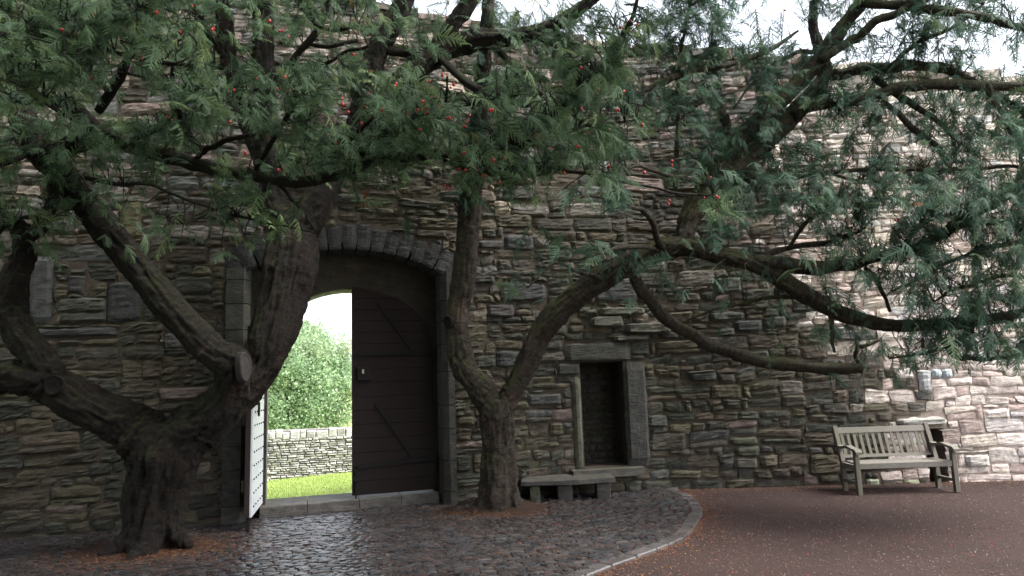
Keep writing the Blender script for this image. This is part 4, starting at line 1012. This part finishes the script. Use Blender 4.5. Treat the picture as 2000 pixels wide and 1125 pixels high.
B_br = [
    [(1230, 525, 9.0, 12), (1270, 590, 9.1, 12), (1330, 642, 9.2, 12), (1400, 680, 9.25, 12), (1470, 700, 9.3, 12), (1560, 713, 9.3, 12), (1640, 720, 9.3, 12), (1684, 717, 9.3, 10)],
    [(1676, 712, 9.3, 4), (1672, 685, 9.3, 4), (1690, 676, 9.3, 4), (1715, 668, 9.3, 3)],
    [(1470, 510, 8.6, 15), (1560, 520, 8.4, 14), (1640, 520, 8.3, 13), (1710, 503, 8.2, 12), (1765, 490, 8.1, 11), (1830, 462, 8.0, 8), (1900, 440, 7.9, 5), (1980, 430, 7.8, 3)],
    [(1490, 505, 8.6, 7), (1540, 486, 8.6, 6), (1620, 474, 8.6, 5), (1680, 450, 8.6, 3)],
    [(1540, 488, 8.6, 4), (1580, 430, 8.5, 4), (1630, 390, 8.4, 4), (1660, 360, 8.4, 3)],
    [(1625, 148, 9.3, 14), (1680, 135, 9.2, 12), (1740, 130, 9.1, 11), (1830, 130, 9.0, 11), (1880, 150, 8.9, 9), (1960, 192, 8.8, 8), (2040, 240, 8.7, 6)],
    [(1545, 225, 9.2, 13), (1620, 202, 9.0, 11), (1700, 187, 8.9, 11), (1760, 173, 8.8, 11), (1850, 168, 8.7, 11), (1930, 168, 8.6, 11), (2040, 172, 8.5, 10)],
    [(1600, 118, 9.0, 10), (1660, 80, 8.9, 10), (1690, 58, 8.8, 9), (1720, 38, 8.7, 9), (1780, 14, 8.6, 8), (1840, -20, 8.5, 6)],
    [(1690, 5, 8.8, 11), (1740, 10, 8.7, 10), (1800, 14, 8.6, 10), (1880, 28, 8.5, 9), (1950, 42, 8.4, 8), (2040, 62, 8.3, 7)],
    [(1706, 148, 9.1, 7), (1750, 185, 9.0, 7), (1800, 215, 8.9, 6), (1855, 260, 8.8, 5), (1865, 320, 8.7, 3)],
    [(1720, 195, 8.9, 6), (1780, 245, 8.8, 6), (1830, 290, 8.7, 5), (1858, 330, 8.6, 4)],
    [(1240, 192, 8.6, 6), (1290, 165, 8.7, 7), (1340, 145, 8.8, 7), (1430, 125, 8.9, 6), (1510, 95, 9.0, 5), (1560, 60, 9.1, 3)],
    [(1320, 370, 8.8, 5), (1322, 280, 8.8, 4.5), (1325, 180, 8.8, 4), (1330, 90, 8.8, 3.5), (1345, 10, 8.8, 2.5)],
    [(1322, 240, 8.8, 2), (1370, 200, 8.7, 2.5), (1440, 175, 8.6, 2)],
    [(1830, 648, 8.0, 6), (1850, 680, 7.9, 5), (1880, 700, 7.8, 5), (1930, 700, 7.7, 4), (2010, 690, 7.6, 3)],
    [(1840, 452, 8.0, 8), (1900, 418, 7.8, 8), (1950, 392, 7.7, 8), (1990, 350, 7.6, 8), (2040, 300, 7.5, 7)],
    [(1755, 490, 8.1, 6), (1800, 440, 7.9, 5), (1850, 420, 7.8, 5), (1920, 410, 7.7, 4)],
    [(1420, 345, 9.0, 7), (1460, 345, 9.0, 7), (1520, 345, 8.8, 6), (1600, 340, 8.7, 4), (1680, 350, 8.6, 3)],
    [(1385, 360, 9.0, 9), (1450, 352, 8.9, 5), (1540, 344, 8.8, 5), (1700, 330, 8.6, 5), (1850, 335, 8.4, 5), (1950, 325, 8.2, 4), (2040, 330, 8.0, 3)],
    [(1425, 300, 9.1, 12), (1420, 260, 9.2, 11), (1412, 220, 9.2, 9), (1400, 170, 9.2, 6), (1390, 100, 9.2, 4)],
    [(1690, 520, 8.3, 5), (1720, 570, 8.2, 4), (1740, 610, 8.2, 3)],
    [(1580, 580, 8.4, 5), (1490, 585, 8.7, 4), (1400, 600, 8.9, 3), (1340, 625, 9.0, 2.5)],
    [(1620, 600, 8.3, 5), (1625, 650, 8.3, 4), (1628, 690, 8.3, 3)],
    [(1900, 628, 7.9, 7), (1880, 660, 7.8, 4), (1800, 690, 7.8, 3), (1740, 700, 7.8, 2)],
    [(1180, 545, 9.0, 6), (1130, 530, 8.7, 4), (1080, 515, 8.5, 3), (1030, 560, 8.4, 2)],
    [(1290, 488, 8.8, 8), (1270, 430, 8.3, 6), (1230, 400, 8.0, 5), (1170, 390, 7.8, 4), (1130, 380, 7.7, 2)],
    [(1290, 488, 8.8, 5), (1230, 480, 8.2, 5), (1160, 500, 8.0, 3), (1090, 510, 7.9, 2)],
    [(1390, 360, 9.0, 6), (1340, 350, 8.5, 5), (1270, 330, 8.2, 4), (1200, 330, 8.0, 3)],
    [(1588, 100, 9.4, 6), (1530, 110, 9.3, 4), (1480, 150, 9.2, 3), (1430, 210, 9.1, 2)],
    [(1740, 130, 9.1, 5), (1780, 90, 9.0, 5), (1850, 60, 8.9, 4), (1920, 10, 8.8, 3)],
    [(1930, 168, 8.6, 6), (1960, 230, 8.4, 5), (1990, 300, 8.2, 4), (2010, 380, 8.0, 3)],
    [(2040, 470, 7.6, 6), (1960, 480, 7.6, 5), (1880, 500, 7.7, 4), (1800, 540, 7.8, 3), (1740, 570, 7.9, 2)],
    [(2040, 540, 7.5, 5), (1960, 540, 7.6, 4), (1880, 560, 7.7, 3), (1820, 590, 7.8, 2)],
]
def place(L_, k=1.0): o = limb(L_, 6); o[:, 3] *= k; return o
A_l = [place(x, (.93, 1, 1, 1, 0.82, .85, .82, .92, .9, .9, 1, 1, .9)[i]) for i, x in enumerate(A_main)]; A_b = [limb(x, 6, .02) for x in A_br]
B_l = [place(x, .80 if i == 6 else .9 if i >= 5 else .95) for i, x in enumerate(B_main)]; B_b = [limb(x, 6, .03) for x in B_br]
ba = GR(290, 1078); bb = GR(975, 1000)
treeA = empty("yew_tree", (ba[0], ba[1], 0), "large yew at left with thick forking dark trunk, red berries and a sawn limb stump", "tree"); treeA["_w"] = [ba[0], ba[1], 0]
treeB = empty("yew_tree", (bb[0], bb[1], 0), "smaller yew between gateway and stone seat, long limb arching over to the right", "tree"); treeB["_w"] = [bb[0], bb[1], 0]
make_trunk("trunk", A_l, M_BARK_A, treeA, .020, 11, (1, 2, 3), 1.7)
make_trunk("trunk", B_l, M_BARK_B, treeB, .017, 31, (1, 2, 3, 4, 9), 1.6)
for L_ in A_b: make_branch(L_, M_BARK_A, treeA)
for L_ in B_b: make_branch(L_, M_BARK_B, treeB)
# sawn stump face and hollow knots
def disc_on(px, py, Y, rx, rz, nrm_, name, mat, parent, rim=None):
    c = PT(px, py, Y); n_ = np.array(nrm_, float); n_ /= np.linalg.norm(n_); a = np.cross((0, 0, 1.), n_); a /= np.linalg.norm(a); b = np.cross(n_, a)
    v, f = [], []; m = 28
    for (rr, dd) in ((1.16, -.07), (1.14, -.005), (1.02, .018), (.92, .006), (.55, .012), (.0, .004)):
        for k in range(m):
            q = 2 * math.pi * k / m; w = rr * (1 + .05 * math.sin(3 * q + 1)); v.append(c + a * rx * w * math.cos(q) + b * rz * w * math.sin(q) + n_ * (dd + rng.uniform(-.002, .002)))
    for r_ in range(5):
        for k in range(m): f.append((r_ * m + k, r_ * m + (k + 1) % m, (r_ + 1) * m + (k + 1) % m, (r_ + 1) * m + k))
    return mesh(name, v, f, mat, parent, True, attrs={"bark": np.array(v), "along": np.array(v)[:, 2].copy()})
o = disc_on(479, 716, 7.50, .072, .15, (.90, -.44, .08), "sawn_stump_face", M_CUT, treeA); o["label"] = "pale oval sawn face of a removed limb"
o = disc_on(104, 752, 7.36, .085, .10, (.25, -1, .15), "knot_hole", M_HOLE, treeA); o["label"] = "dark hollow knot ringed by bark"
disc_on(874, 629, 9.28, .055, .08, (-.5, -1, -.1), "knot_hole", M_HOLE, treeB)
# surface roots of the middle yew
for (pts) in ([(900, 1003, 9.5, 7), (925, 1000, 9.45, 8), (960, 990, 9.4, 8)], [(1030, 1010, 9.3, 4), (1010, 1004, 9.35, 7), (990, 990, 9.4, 8)], [(955, 1020, 9.2, 4), (962, 1005, 9.3, 7), (970, 985, 9.4, 8)],
              [(895, 985, 9.7, 5), (925, 985, 9.6, 7), (955, 975, 9.5, 8)]):
    make_branch(limb(pts, 4, .01), M_BARK_B, treeB, 8, "root")

# ---------------------------------------------------------------- foliage
def twig_template(seed, length=.46, droop=.25):
    r_ = np.random.default_rng(seed); V, F = [], []; 
    def needle_row(p0, d, n_, L_, curve, sz):
        d = d / np.linalg.norm(d); side = np.cross(d, n_); side /= np.linalg.norm(side); p = p0.copy(); dd = d.copy(); st = .0085; k = 0
        pts = [p.copy()]
        while k * st < L_:
            t_ = k * st / L_; s_ = sz * (1 - .45 * t_) * r_.uniform(.8, 1.15)
            for sg in (-1, 1):
                tip = p + side * sg * s_ * .9 + dd * s_ * .45 + n_ * r_.uniform(-.25, .2) * s_
                b = len(V); V.extend([p - dd * .0042, p + dd * .0042 + n_ * .0005, tip]); F.append((b, b + 1, b + 2))
            dd = dd + np.array([0, 0, -curve]) * st / L_; dd /= np.linalg.norm(dd); p = p + dd * st; k += 1; pts.append(p.copy())
        b = len(V)   # stem strip
        V.extend([pts[0] + side * .0016, pts[0] - side * .0016, pts[-1]]); F.append((b, b + 1, b + 2)); return pts
    main = needle_row(np.zeros(3), np.array([1., 0, 0]), np.array([0, 0, 1.]), length, droop * 2, .022)
    k = 3; sg = 1
    while k < len(main) - 3:
        t_ = k / len(main); L_ = (.17 * (1 - t_) + .045) * r_.uniform(.7, 1.2); an = R(r_.uniform(40, 62)) * sg
        d = main[min(k + 1, len(main) - 1)] - main[k - 1]; d /= np.linalg.norm(d); side = np.cross(np.array([0, 0, 1.]), d)
        dv = d * math.cos(an) + side * math.sin(an) + np.array([0, 0, r_.uniform(-.25, .12)])
        n_ = np.array([r_.uniform(-.3, .3), r_.uniform(-.3, .3), 1.]); n_ -= dv * (n_ @ dv) / (dv @ dv); n_ /= np.linalg.norm(n_)
        needle_row(main[k], dv, n_, L_, .7 * L_ / .15 * droop * 2, .019); sg = -sg; k += r_.integers(2, 4)
    return np.array(V), np.array(F)
TW = [twig_template(s, length=l, droop=d) for s, l, d in ((1, .46, .3), (2, .40, .5), (3, .52, .2), (4, .36, .8), (5, .48, .6), (6, .42, .35))]
def leaf_template(seed, n_=150, rad=.5, sz=.055):
    r_ = np.random.default_rng(seed); V, F = [], []
    for k in range(n_):
        c = r_.normal(size=3); c = c / np.linalg.norm(c) * rad * r_.random() ** .5; a = r_.normal(size=3); a /= np.linalg.norm(a); b = np.cross(a, r_.normal(size=3)); b /= np.linalg.norm(b)
        s_ = sz * r_.uniform(.6, 1.3); q = len(V); V.extend([c - a * s_, c + b * s_ * .6, c + a * s_, c - b * s_ * .6]); F.append((q, q + 1, q + 2)); F.append((q, q + 2, q + 3))
    return np.array(V), np.array(F)
def crown(name, tmpl, pts, rot, scl, tint, mat, parent, label=None):
    """one mesh holding the twig shapes and the loose points they are set on; a modifier of its own sets them out"""
    pick = rng.integers(len(tmpl), size=len(pts)); V, F, tid = [], [], []; n_ = 0
    for k, (v, f) in enumerate(tmpl): V.append(v); F.append(f + n_); tid += [k] * len(f); n_ += len(v)
    F = np.concatenate(F); origin = np.array(parent.get("_w")) ; allv = np.vstack(V + [pts - origin])
    me = bpy.data.meshes.new(name); me.vertices.add(len(allv)); me.vertices.foreach_set("co", allv.ravel())
    me.loops.add(F.size); me.loops.foreach_set("vertex_index", F.ravel().astype(np.int32)); me.polygons.add(len(F)); me.polygons.foreach_set("loop_start", np.arange(0, F.size, 3, dtype=np.int32)); me.update(calc_edges=True)
    def put(nm, typ, dom, arr, key="value"):
        a = me.attributes.new(nm, typ, dom); a.data.foreach_set(key, np.asarray(arr).ravel())
    z_ = np.zeros(n_)
    put("is_twig", 'FLOAT', 'POINT', np.r_[z_ + 1, np.zeros(len(pts))]); put("tid", 'INT', 'FACE', tid)
    put("rot", 'FLOAT_VECTOR', 'POINT', np.vstack([np.zeros((n_, 3)), rot]), "vector"); put("scl", 'FLOAT', 'POINT', np.r_[z_, scl])
    put("tint", 'FLOAT', 'POINT', np.r_[z_, tint]); put("pick", 'INT', 'POINT', np.r_[z_.astype(int), pick])
    me.materials.append(mat); o = bpy.data.objects.new(name, me); link(o, parent)
    g = bpy.data.node_groups.new(name, 'GeometryNodeTree'); g.interface.new_socket("Geometry", in_out='INPUT', socket_type='NodeSocketGeometry'); g.interface.new_socket("Geometry", in_out='OUTPUT', socket_type='NodeSocketGeometry')
    N_, L_ = g.nodes, g.links; gi, go = N_.new("NodeGroupInput"), N_.new("NodeGroupOutput")
    def attr(nm, ty):
        a = N_.new("GeometryNodeInputNamedAttribute"); a.data_type = ty; a.inputs[0].default_value = nm; return a.outputs[0]
    def cmp(op):
        c = N_.new("FunctionNodeCompare"); c.operation = op; L_.new(attr("is_twig", 'FLOAT'), c.inputs[0]); c.inputs[1].default_value = .5; return c.outputs[0]
    d1 = N_.new("GeometryNodeDeleteGeometry"); d1.domain = 'POINT'; L_.new(gi.outputs[0], d1.inputs[0]); L_.new(cmp('LESS_THAN'), d1.inputs[1])
    sp = N_.new("GeometryNodeSplitToInstances"); sp.domain = 'FACE'; L_.new(d1.outputs[0], sp.inputs[0]); L_.new(attr("tid", 'INT'), sp.inputs["Group ID"])
    d2 = N_.new("GeometryNodeDeleteGeometry"); d2.domain = 'POINT'; L_.new(gi.outputs[0], d2.inputs[0]); L_.new(cmp('GREATER_THAN'), d2.inputs[1])
    mp = N_.new("GeometryNodeMeshToPoints"); L_.new(d2.outputs[0], mp.inputs[0])
    ip = N_.new("GeometryNodeInstanceOnPoints"); L_.new(mp.outputs[0], ip.inputs["Points"]); L_.new(sp.outputs[0], ip.inputs["Instance"]); ip.inputs["Pick Instance"].default_value = True
    L_.new(attr("pick", 'INT'), ip.inputs["Instance Index"])
    e2r = N_.new("FunctionNodeEulerToRotation"); L_.new(attr("rot", 'FLOAT_VECTOR'), e2r.inputs[0]); L_.new(e2r.outputs[0], ip.inputs["Rotation"])
    L_.new(attr("scl", 'FLOAT'), ip.inputs["Scale"]); L_.new(ip.outputs[0], go.inputs[0])
    md = o.modifiers.new("foliage", 'NODES'); md.node_group = g
    tag(o, label, kind="stuff"); return o

DENS = np.array([[int(c) for c in r] for r in (
    "99996643345678765765", "99996655455677544654", "99886765567877754444", "98787878877888855456",
    "88688888988867857657", "77778889997866656667", "55567776898655566778", "54345532483577888889",
    "43323410120586657888", "32222300003576435777", "10010000001431234677", "00000000002112124667",
    "00000000000001124566", "00000000000000013566", "00000000000000002321")], float)
samples = []          # every branch and upper limb point: px, py, distance, xyz, tree
for T_, LL_ in ((0, A_b + [A_l[k] for k in (6, 7, 8, 9, 10, 11, 12)]), (1, B_b + B_l[5:9])):
    for L_ in LL_:
        for p in L_[::2]:
            px, py, zz = project(p[:3])
            if T_ == 0 and py > 480: continue
            samples.append((px, py, p[1], p[0], p[1], p[2], T_))
samples = np.array(samples)
ptsT = {0: [], 1: []}; rotT = {0: [], 1: []}; sclT = {0: [], 1: []}; tintT = {0: [], 1: []}; conn = {0: [], 1: []}
def add_twig(px, py, depth=None, scale=1.0, tint=None):
    d2_ = ((samples[:, 0] - px) ** 2 + (samples[:, 1] - py) ** 2) + (rng.normal(size=len(samples)) * 35) ** 2
    k = int(np.argmin(d2_)); b_ = samples[k]; T_ = int(b_[6])
    Y = (b_[2] + rng.normal() * .30 - .12) if depth is None else depth
    Y = float(np.clip(Y, 4.3, 9.9)); p = PT(px, py, Y)
    if Y > np.interp(p[0], PLAN[:, 0], PLAN[:, 1]) - .6 and p[2] < 7: Y = np.interp(p[0], PLAN[:, 0], PLAN[:, 1]) - .7; p = PT(px, py, Y)
    away = p - b_[3:6]; yaw = math.atan2(away[1], away[0]) + rng.normal() * .8
    if T_ == 0 and rng.random() < .4: yaw = rng.normal() * .9 - .3
    pitch = R(rng.uniform(-5, 50)) if rng.random() > .12 else R(rng.uniform(-50, -10))
    sc = scale * rng.uniform(.5, 1.1) ** 1.15 * np.interp(Y, [4.5, 9], [.6, .9])
    # start the twig back so that its middle lies at the sample
    dirv = np.array([math.cos(yaw) * math.cos(pitch), math.sin(yaw) * math.cos(pitch), -math.sin(pitch)]); p = p - dirv * .24 * sc + np.array([0, 0, .05])
    ptsT[T_].append(p); rotT[T_].append((rng.normal() * .5, pitch, yaw)); sclT[T_].append(sc)
    ti = (rng.random() ** 1.4 if tint is None else tint)
    tintT[T_].append(ti)
    dist = np.linalg.norm(p - b_[3:6])
    if dist < 1.1 and rng.random() < .55: conn[T_].append((b_[3:6].copy(), p, dirv))
NR, NC = DENS.shape
for r_ in range(-2, NR):
    for c_ in range(-1, NC + 1):
        d = DENS[max(r_, 0), min(max(c_, 0), NC - 1)]
        nn_ = (d / 9) ** 1.45 * (66 if c_ < 11 else 66) 
        nn_ = int(nn_) + (rng.random() < nn_ % 1)
        for _ in range(nn_):
            px, py = (c_ + rng.random() * 1.2 - .1) * 100, (r_ + rng.random() * 1.2 - .1) * 50
            # holes through which the wall and sky show
            hole = fbm(np.array([[px / 75, py / 55, 1.7]]), 77, 2)[0]
            if hole < (-.12 if c_ < 11 else -.16) and d < 8.5: continue
            add_twig(px, py)
# rear layer near the top, behind the limbs
for _ in range(620): add_twig(rng.uniform(560, 2050), rng.uniform(-60, 330), rng.uniform(8.6, 9.7), 1.15)
for _ in range(9): add_twig(rng.choice([672, 690, 700, 1790, 720, 240]) + rng.normal() * 12, rng.choice([310, 390, 30, 395]) + rng.normal() * 10, None, .6, 2.0)
# unseen crown added for shade over the courtyard, above and behind the camera
def overhead(T_, n_, x0, x1, y0, y1, z0, z1):
    k = 0
    while k < n_:
        p = np.array([rng.uniform(x0, x1), rng.uniform(y0, y1), rng.uniform(z0, z1)])
        if p[1] > .3:
            px, py, zz = project(p)
            if zz > 0 and py > -140 * (1 + 6 / max(p[1], 1)): 
                p[2] += 1.2; px, py, zz = project(p)
                if zz > 0 and py > -140 * (1 + 6 / max(p[1], 1)): k += .05; continue
        k += 1; ptsT[T_].append(p); rotT[T_].append((rng.normal() * .4, R(rng.uniform(-10, 40)), rng.uniform(0, 6.3))); sclT[T_].append(rng.uniform(1.8, 2.6)); tintT[T_].append(rng.random())
overhead(0, 950, -11, 3.2, -5, 8.5, 5.2, 8.2)
overhead(1, 260, 1.0, 4.6, -1.0, 9.0, 5.2, 8.0)
for T_, par, mat in ((0, treeA, M_YEW_A), (1, treeB, M_YEW_B)):
    crown("crown", TW, np.array(ptsT[T_]), np.array(rotT[T_]), np.array(sclT[T_]), np.array(tintT[T_]), mat, par)
    tb = MB()
    for (a, b, dv) in conn[T_]:
        m = (a + b) / 2 + np.array([0, 0, .06]) + rng.normal(size=3) * .05; path = catmull([a, m, b, b + dv * .12], 3)
        v, f = tube(path, np.linspace(.0065, .0022, len(path)), 4); tb.add(v, f)
    v = np.concatenate(tb.v)
    tag(mesh("twigs", v, tb.f, M_BARK_A if T_ == 0 else M_BARK_B, par, True, attrs={"bark": v.copy(), "along": v[:, 2].copy()}), kind="stuff")
print("twigs", len(ptsT[0]), len(ptsT[1]))
# limbs that carry the added overhead crown (they fork off the left edge limb, outside the frame)
for pts in ([(-6.6, 7.2, 2.4, .2), (-7.0, 5.5, 3.8, .17), (-6.0, 3.2, 5.0, .13), (-4.0, 1.0, 5.9, .09), (-1.5, -1.0, 6.3, .05)],
            [(-6.9, 5.9, 3.5, .14), (-8.2, 3.5, 5.0, .1), (-8.6, .5, 6.0, .06)], [(-6.0, 3.2, 5.0, .1), (-3.0, 3.0, 6.1, .08), (0, 2.5, 6.6, .05)]):
    make_branch(catmull(pts, 6), M_BARK_A, treeA)

# berries, one object each, in the near foliage
bp = [(190, 150), (183, 27), (306, 22), (306, 22), (415, 55), (415, 52), (275, 108), (270, 120), (255, 133), (278, 113), (375, 10), (410, 12), (525, 45), (548, 60), (564, 67), (556, 122), (499, 150), (557, 152), (540, 168),
      (558, 150), (440, 177), (453, 176), (449, 189), (453, 235), (660, 195), (672, 203), (686, 215), (658, 277), (549, 328), (692, 110), (717, 118), (728, 142), (773, 167), (788, 187), (761, 197), (722, 180), (712, 205), (724, 228),
      (871, 142), (868, 145), (883, 164), (881, 169), (836, 157), (853, 184), (824, 198), (836, 215), (829, 212), (818, 215), (914, 222), (911, 240), (911, 248), (956, 183), (960, 213), (766, 238), (874, 232), (932, 267), (919, 267),
      (903, 294), (986, 314), (963, 315), (970, 324), (893, 330), (911, 333), (943, 346), (979, 353), (874, 367), (930, 331), (1097, 312), (1101, 335), (1050, 222), (1135, 208), (1166, 182), (1215, 182), (1210, 213), (1146, 250),
      (1173, 278), (1128, 287), (1070, 290), (1048, 265), (1236, 90), (1231, 44), (1212, 54), (1246, 50), (1138, 132), (1255, 243), (1312, 318), (1190, 325), (1398, 383), (1378, 384), (1386, 350), (1308, 396), (1250, 337), (1170, 170),
      (1252, 338), (692, 62), (700, 240), (1180, 300), (1750, 428), (1730, 358), (1533, 23), (640, 260), (600, 200), (820, 255), (800, 225), (858, 205), (900, 250), (742, 215), (480, 300), (350, 60), (120, 60), (90, 95), (330, 230)]
bm_, bf_ = [], []
for j in range(5):
    for k in range(8):
        a, b = math.pi * j / 4, 2 * math.pi * k / 8; bm_.append((math.sin(a) * math.cos(b), math.sin(a) * math.sin(b), math.cos(a) * 1.05 - (.35 if j == 4 else 0)))
for j in range(4):
    for k in range(8): bf_.append((j * 8 + k, j * 8 + 8 + k, j * 8 + 8 + (k + 1) % 8, j * 8 + (k + 1) % 8))
bme = bpy.data.meshes.new("berry"); bme.from_pydata(bm_, [], bf_); bme.update(); bme.polygons.foreach_set("use_smooth", [True] * len(bf_)); bme.materials.append(M_BERRY)
for (px, py) in bp:
    for _ in range(1 if rng.random() < .6 else 2):
        x, y = px + rng.normal() * 3, py + rng.normal() * 3
        d2_ = ((samples[:, 0] - x) ** 2 + (samples[:, 1] - y) ** 2); k = int(np.argmin(d2_)); Y = min(samples[k, 2], 8.6) - rng.uniform(.3, .6)
        p = PT(x, y, Y); par = treeA if px < 1320 else treeB
        o = bpy.data.objects.new("berry", bme); link(o, par); o.location = p - np.array(par["_w"]); s_ = 3.2 * Y / FOC * rng.uniform(.6, 1.2); o.scale = (s_, s_, s_)

# ---------------------------------------------------------------- unseen tower house added behind the camera to shade the wall
tw = empty("added_shade_tower", (-6.5, -14, 0), "unseen grey stone tower added behind the camera to keep skylight off the gateway wall", "building"); tw["_w"] = [-6.5, -14, 0]
v, f = box((-20, -19, -.3), (5.5, -8.5, 15)); mesh("wall", v, f, M_STONE, tw, False, np.tile((.16, .15, .135), (8, 1)))
v = [(-20.3, -19.3, 15.002), (5.8, -19.3, 15.002), (5.8, -8.2, 15.002), (-20.3, -8.2, 15.002), (-18, -13.7, 19), (3.5, -13.7, 19)]
mesh("roof", v, [(0, 3, 2, 1), (0, 1, 5, 4), (2, 3, 4, 5), (1, 2, 5), (3, 0, 4)], M_STONE, tw, False, np.tile((.08, .08, .085), (6, 1)))
for zc in (3.5, 7.5, 11.2):
    for xc in (-16, -11, -6, -1, 3):
        v, f = bbox((xc - .45, -8.505, zc), (xc + .45, -8.44, zc + 1.3), .01); w_ = mesh("window", v, f, M_HOLE, tw)
v, f = bbox((-4.0, -8.56, -.1), (-2.7, -8.44, 2.2), .01); mesh("door", v, f, M_DOORIN, tw)

# ---------------------------------------------------------------- beyond the gate: lawn, boundary wall, tree
lx, ly = np.meshgrid(np.linspace(-30, 20, 60), np.linspace(10.4, 60, 70)); lv = np.stack([lx.ravel(), ly.ravel(), np.zeros(lx.size)], 1)
lv[:, 2] = -.12 + (lv[:, 0] + 4) * .05 - np.clip(lv[:, 1] - 20, 0, 99) * .02; lv[:, 1] = np.maximum(lv[:, 1], np.interp(lv[:, 0], PLAN[:, 0], PLAN[:, 1]) + .9)
lv[:, 2] = np.clip(lv[:, 2], -.6, .1)
ii = np.arange(lx.size).reshape(70, 60); tag(mesh("lawn", lv, np.stack([ii[:-1, :-1], ii[:-1, 1:], ii[1:, 1:], ii[1:, :-1]], -1).reshape(-1, 4), M_GRASS, None, True), kind="structure")
n = 16000; gx_ = rng.uniform(-5.9, -3.0, n); gy_ = rng.uniform(10.9, 15.5, n); gz_ = np.clip(-.12 + (gx_ + 4) * .05, -.6, .1) - .005
k = gy_ > np.interp(gx_, PLAN[:, 0], PLAN[:, 1]) + 1.0; P0 = np.stack([gx_, gy_, gz_], 1)[k]; n = len(P0); a = rng.uniform(0, 6.3, n); hh = rng.uniform(.02, .06, n)
D_ = np.stack([np.cos(a), np.sin(a), 0 * a], 1); V_ = np.stack([P0 - D_ * .004, P0 + D_ * .004, P0 + np.stack([rng.normal(size=n) * .015, rng.normal(size=n) * .015, hh], 1)], 1).reshape(-1, 3)
tag(mesh("grass", V_, np.arange(3 * n).reshape(n, 3), M_BITS, None, False, np.repeat(np.array([.28, .38, .10]) * rng.uniform(.8, 1.25, (n, 1)) + rng.uniform(0, .05, (n, 1)) * np.array([1, .6, .2]), 3, 0)), kind="stuff")
OWa, OWb = np.array([-9.0, 14.6]), np.array([1.0, 16.5])
ow = empty("boundary_wall", (-4.4, 15.3, -.1), "low pale rubble boundary wall beyond the lawn, seen through the gateway", "wall"); ow["_w"] = [-4.4, 15.3, -.1]
OL = np.linalg.norm(OWb - OWa); ot = (OWb - OWa) / OL; on = np.array([ot[1], -ot[0]])
def OW(s, z, d): p = OWa + ot * s + on * d; return (p[0], p[1], z)
v, f = [], []
v = [OW(a, z, d) for a in (0, OL) for (z, d) in ((-.5, 0), (.86, 0), (.86, -.5), (-.5, -.5))]
mesh("wall_core", v, [(0, 4, 5, 1), (1, 5, 6, 2), (2, 6, 7, 3), (0, 1, 2, 3), (7, 6, 5, 4)], M_MORTAR, ow, False, np.tile((.24, .23, .225), (8, 1)))
def ostone(s, z, w, h, cop=False):
    g = .008; j = lambda: rng.uniform(-.008, .008); o0 = .03 + rng.uniform(0, .02)
    fr = [(s + g, z + g), (s + w - g, z + g), (s + w - g, z + h - g), (s + g, z + h - g)]; fr = [(a + j(), b + j()) for a, b in fr]; c_ = (s + w / 2, z + h / 2)
    v = [OW(a, b, -.02) for a, b in fr] + [OW(a, b, o0 * .6) for a, b in fr] + [OW(a + (c_[0] - a) * .18, b + (c_[1] - b) * .25, o0 + j()) for a, b in fr]
    f = [(r__ * 4 + k, r__ * 4 + (k + 1) % 4, r__ * 4 + 4 + (k + 1) % 4, r__ * 4 + 4 + k) for r__ in range(2) for k in range(4)] + [(8, 9, 10, 11)]
    c = np.array([(.54, .53, .53), (.47, .46, .47), (.58, .56, .56), (.50, .48, .48)][rng.integers(4)]) * rng.uniform(.8, 1.15) * (1.15 if cop else 1)
    mesh("stone", v, f, M_STONE2, ow, False, np.tile(c, (12, 1)))
z = -.2; cnt = 0
while z < .66:
    h = rng.uniform(.038, .062); s = 3.45
    while s < 5.75:
        w = rng.uniform(.09, .24); 
        if cnt < 285: ostone(s, z, w, h); cnt += 1
        s += w
    z += h
s = 2.4
while s < 6.6: w = rng.uniform(.12, .3); ostone(s, .665 + rng.uniform(-.01, .01), w, rng.uniform(.17, .23), True); s += w
# the tree beyond
tc = PT(560, 800, 27)
mt = empty("broadleaf_tree", (tc[0], tc[1], -.4), "round pale green leafy tree beyond the boundary wall, seen through the gateway", "tree"); mt["_w"] = [tc[0], tc[1], -.4]
make_branch(catmull([(tc[0], tc[1], -.5, .3), (tc[0] + .1, tc[1], .8, .24), (tc[0], tc[1], 2.2, .18), (tc[0] - .2, tc[1], 3.6, .1)], 5), M_BARK_B, mt, 10, "trunk")
P_, n_ = [], 0
while n_ < 800:
    d = rng.normal(size=3); d /= np.linalg.norm(d); rr = rng.uniform(.55, 1.0) ** .5
    p = np.array([tc[0] - .45, tc[1], 1.75]) + d * rr * np.array([2.75, 2.4, 2.9]) * (1 + .16 * fbm(np.array([d * 2.2]), 5, 2)[0] * 2)
    if p[2] < .2: continue
    P_.append(p); n_ += 1
P_ = np.array(P_)
crown("crown", [leaf_template(s) for s in (1, 2, 3)], P_, rng.uniform(0, 6, (len(P_), 3)), rng.uniform(.7, 1.25, len(P_)), rng.random(len(P_)) ** 1.3, M_MAPLE, mt)
for o in bpy.data.objects:
    if "_w" in o: del o["_w"]
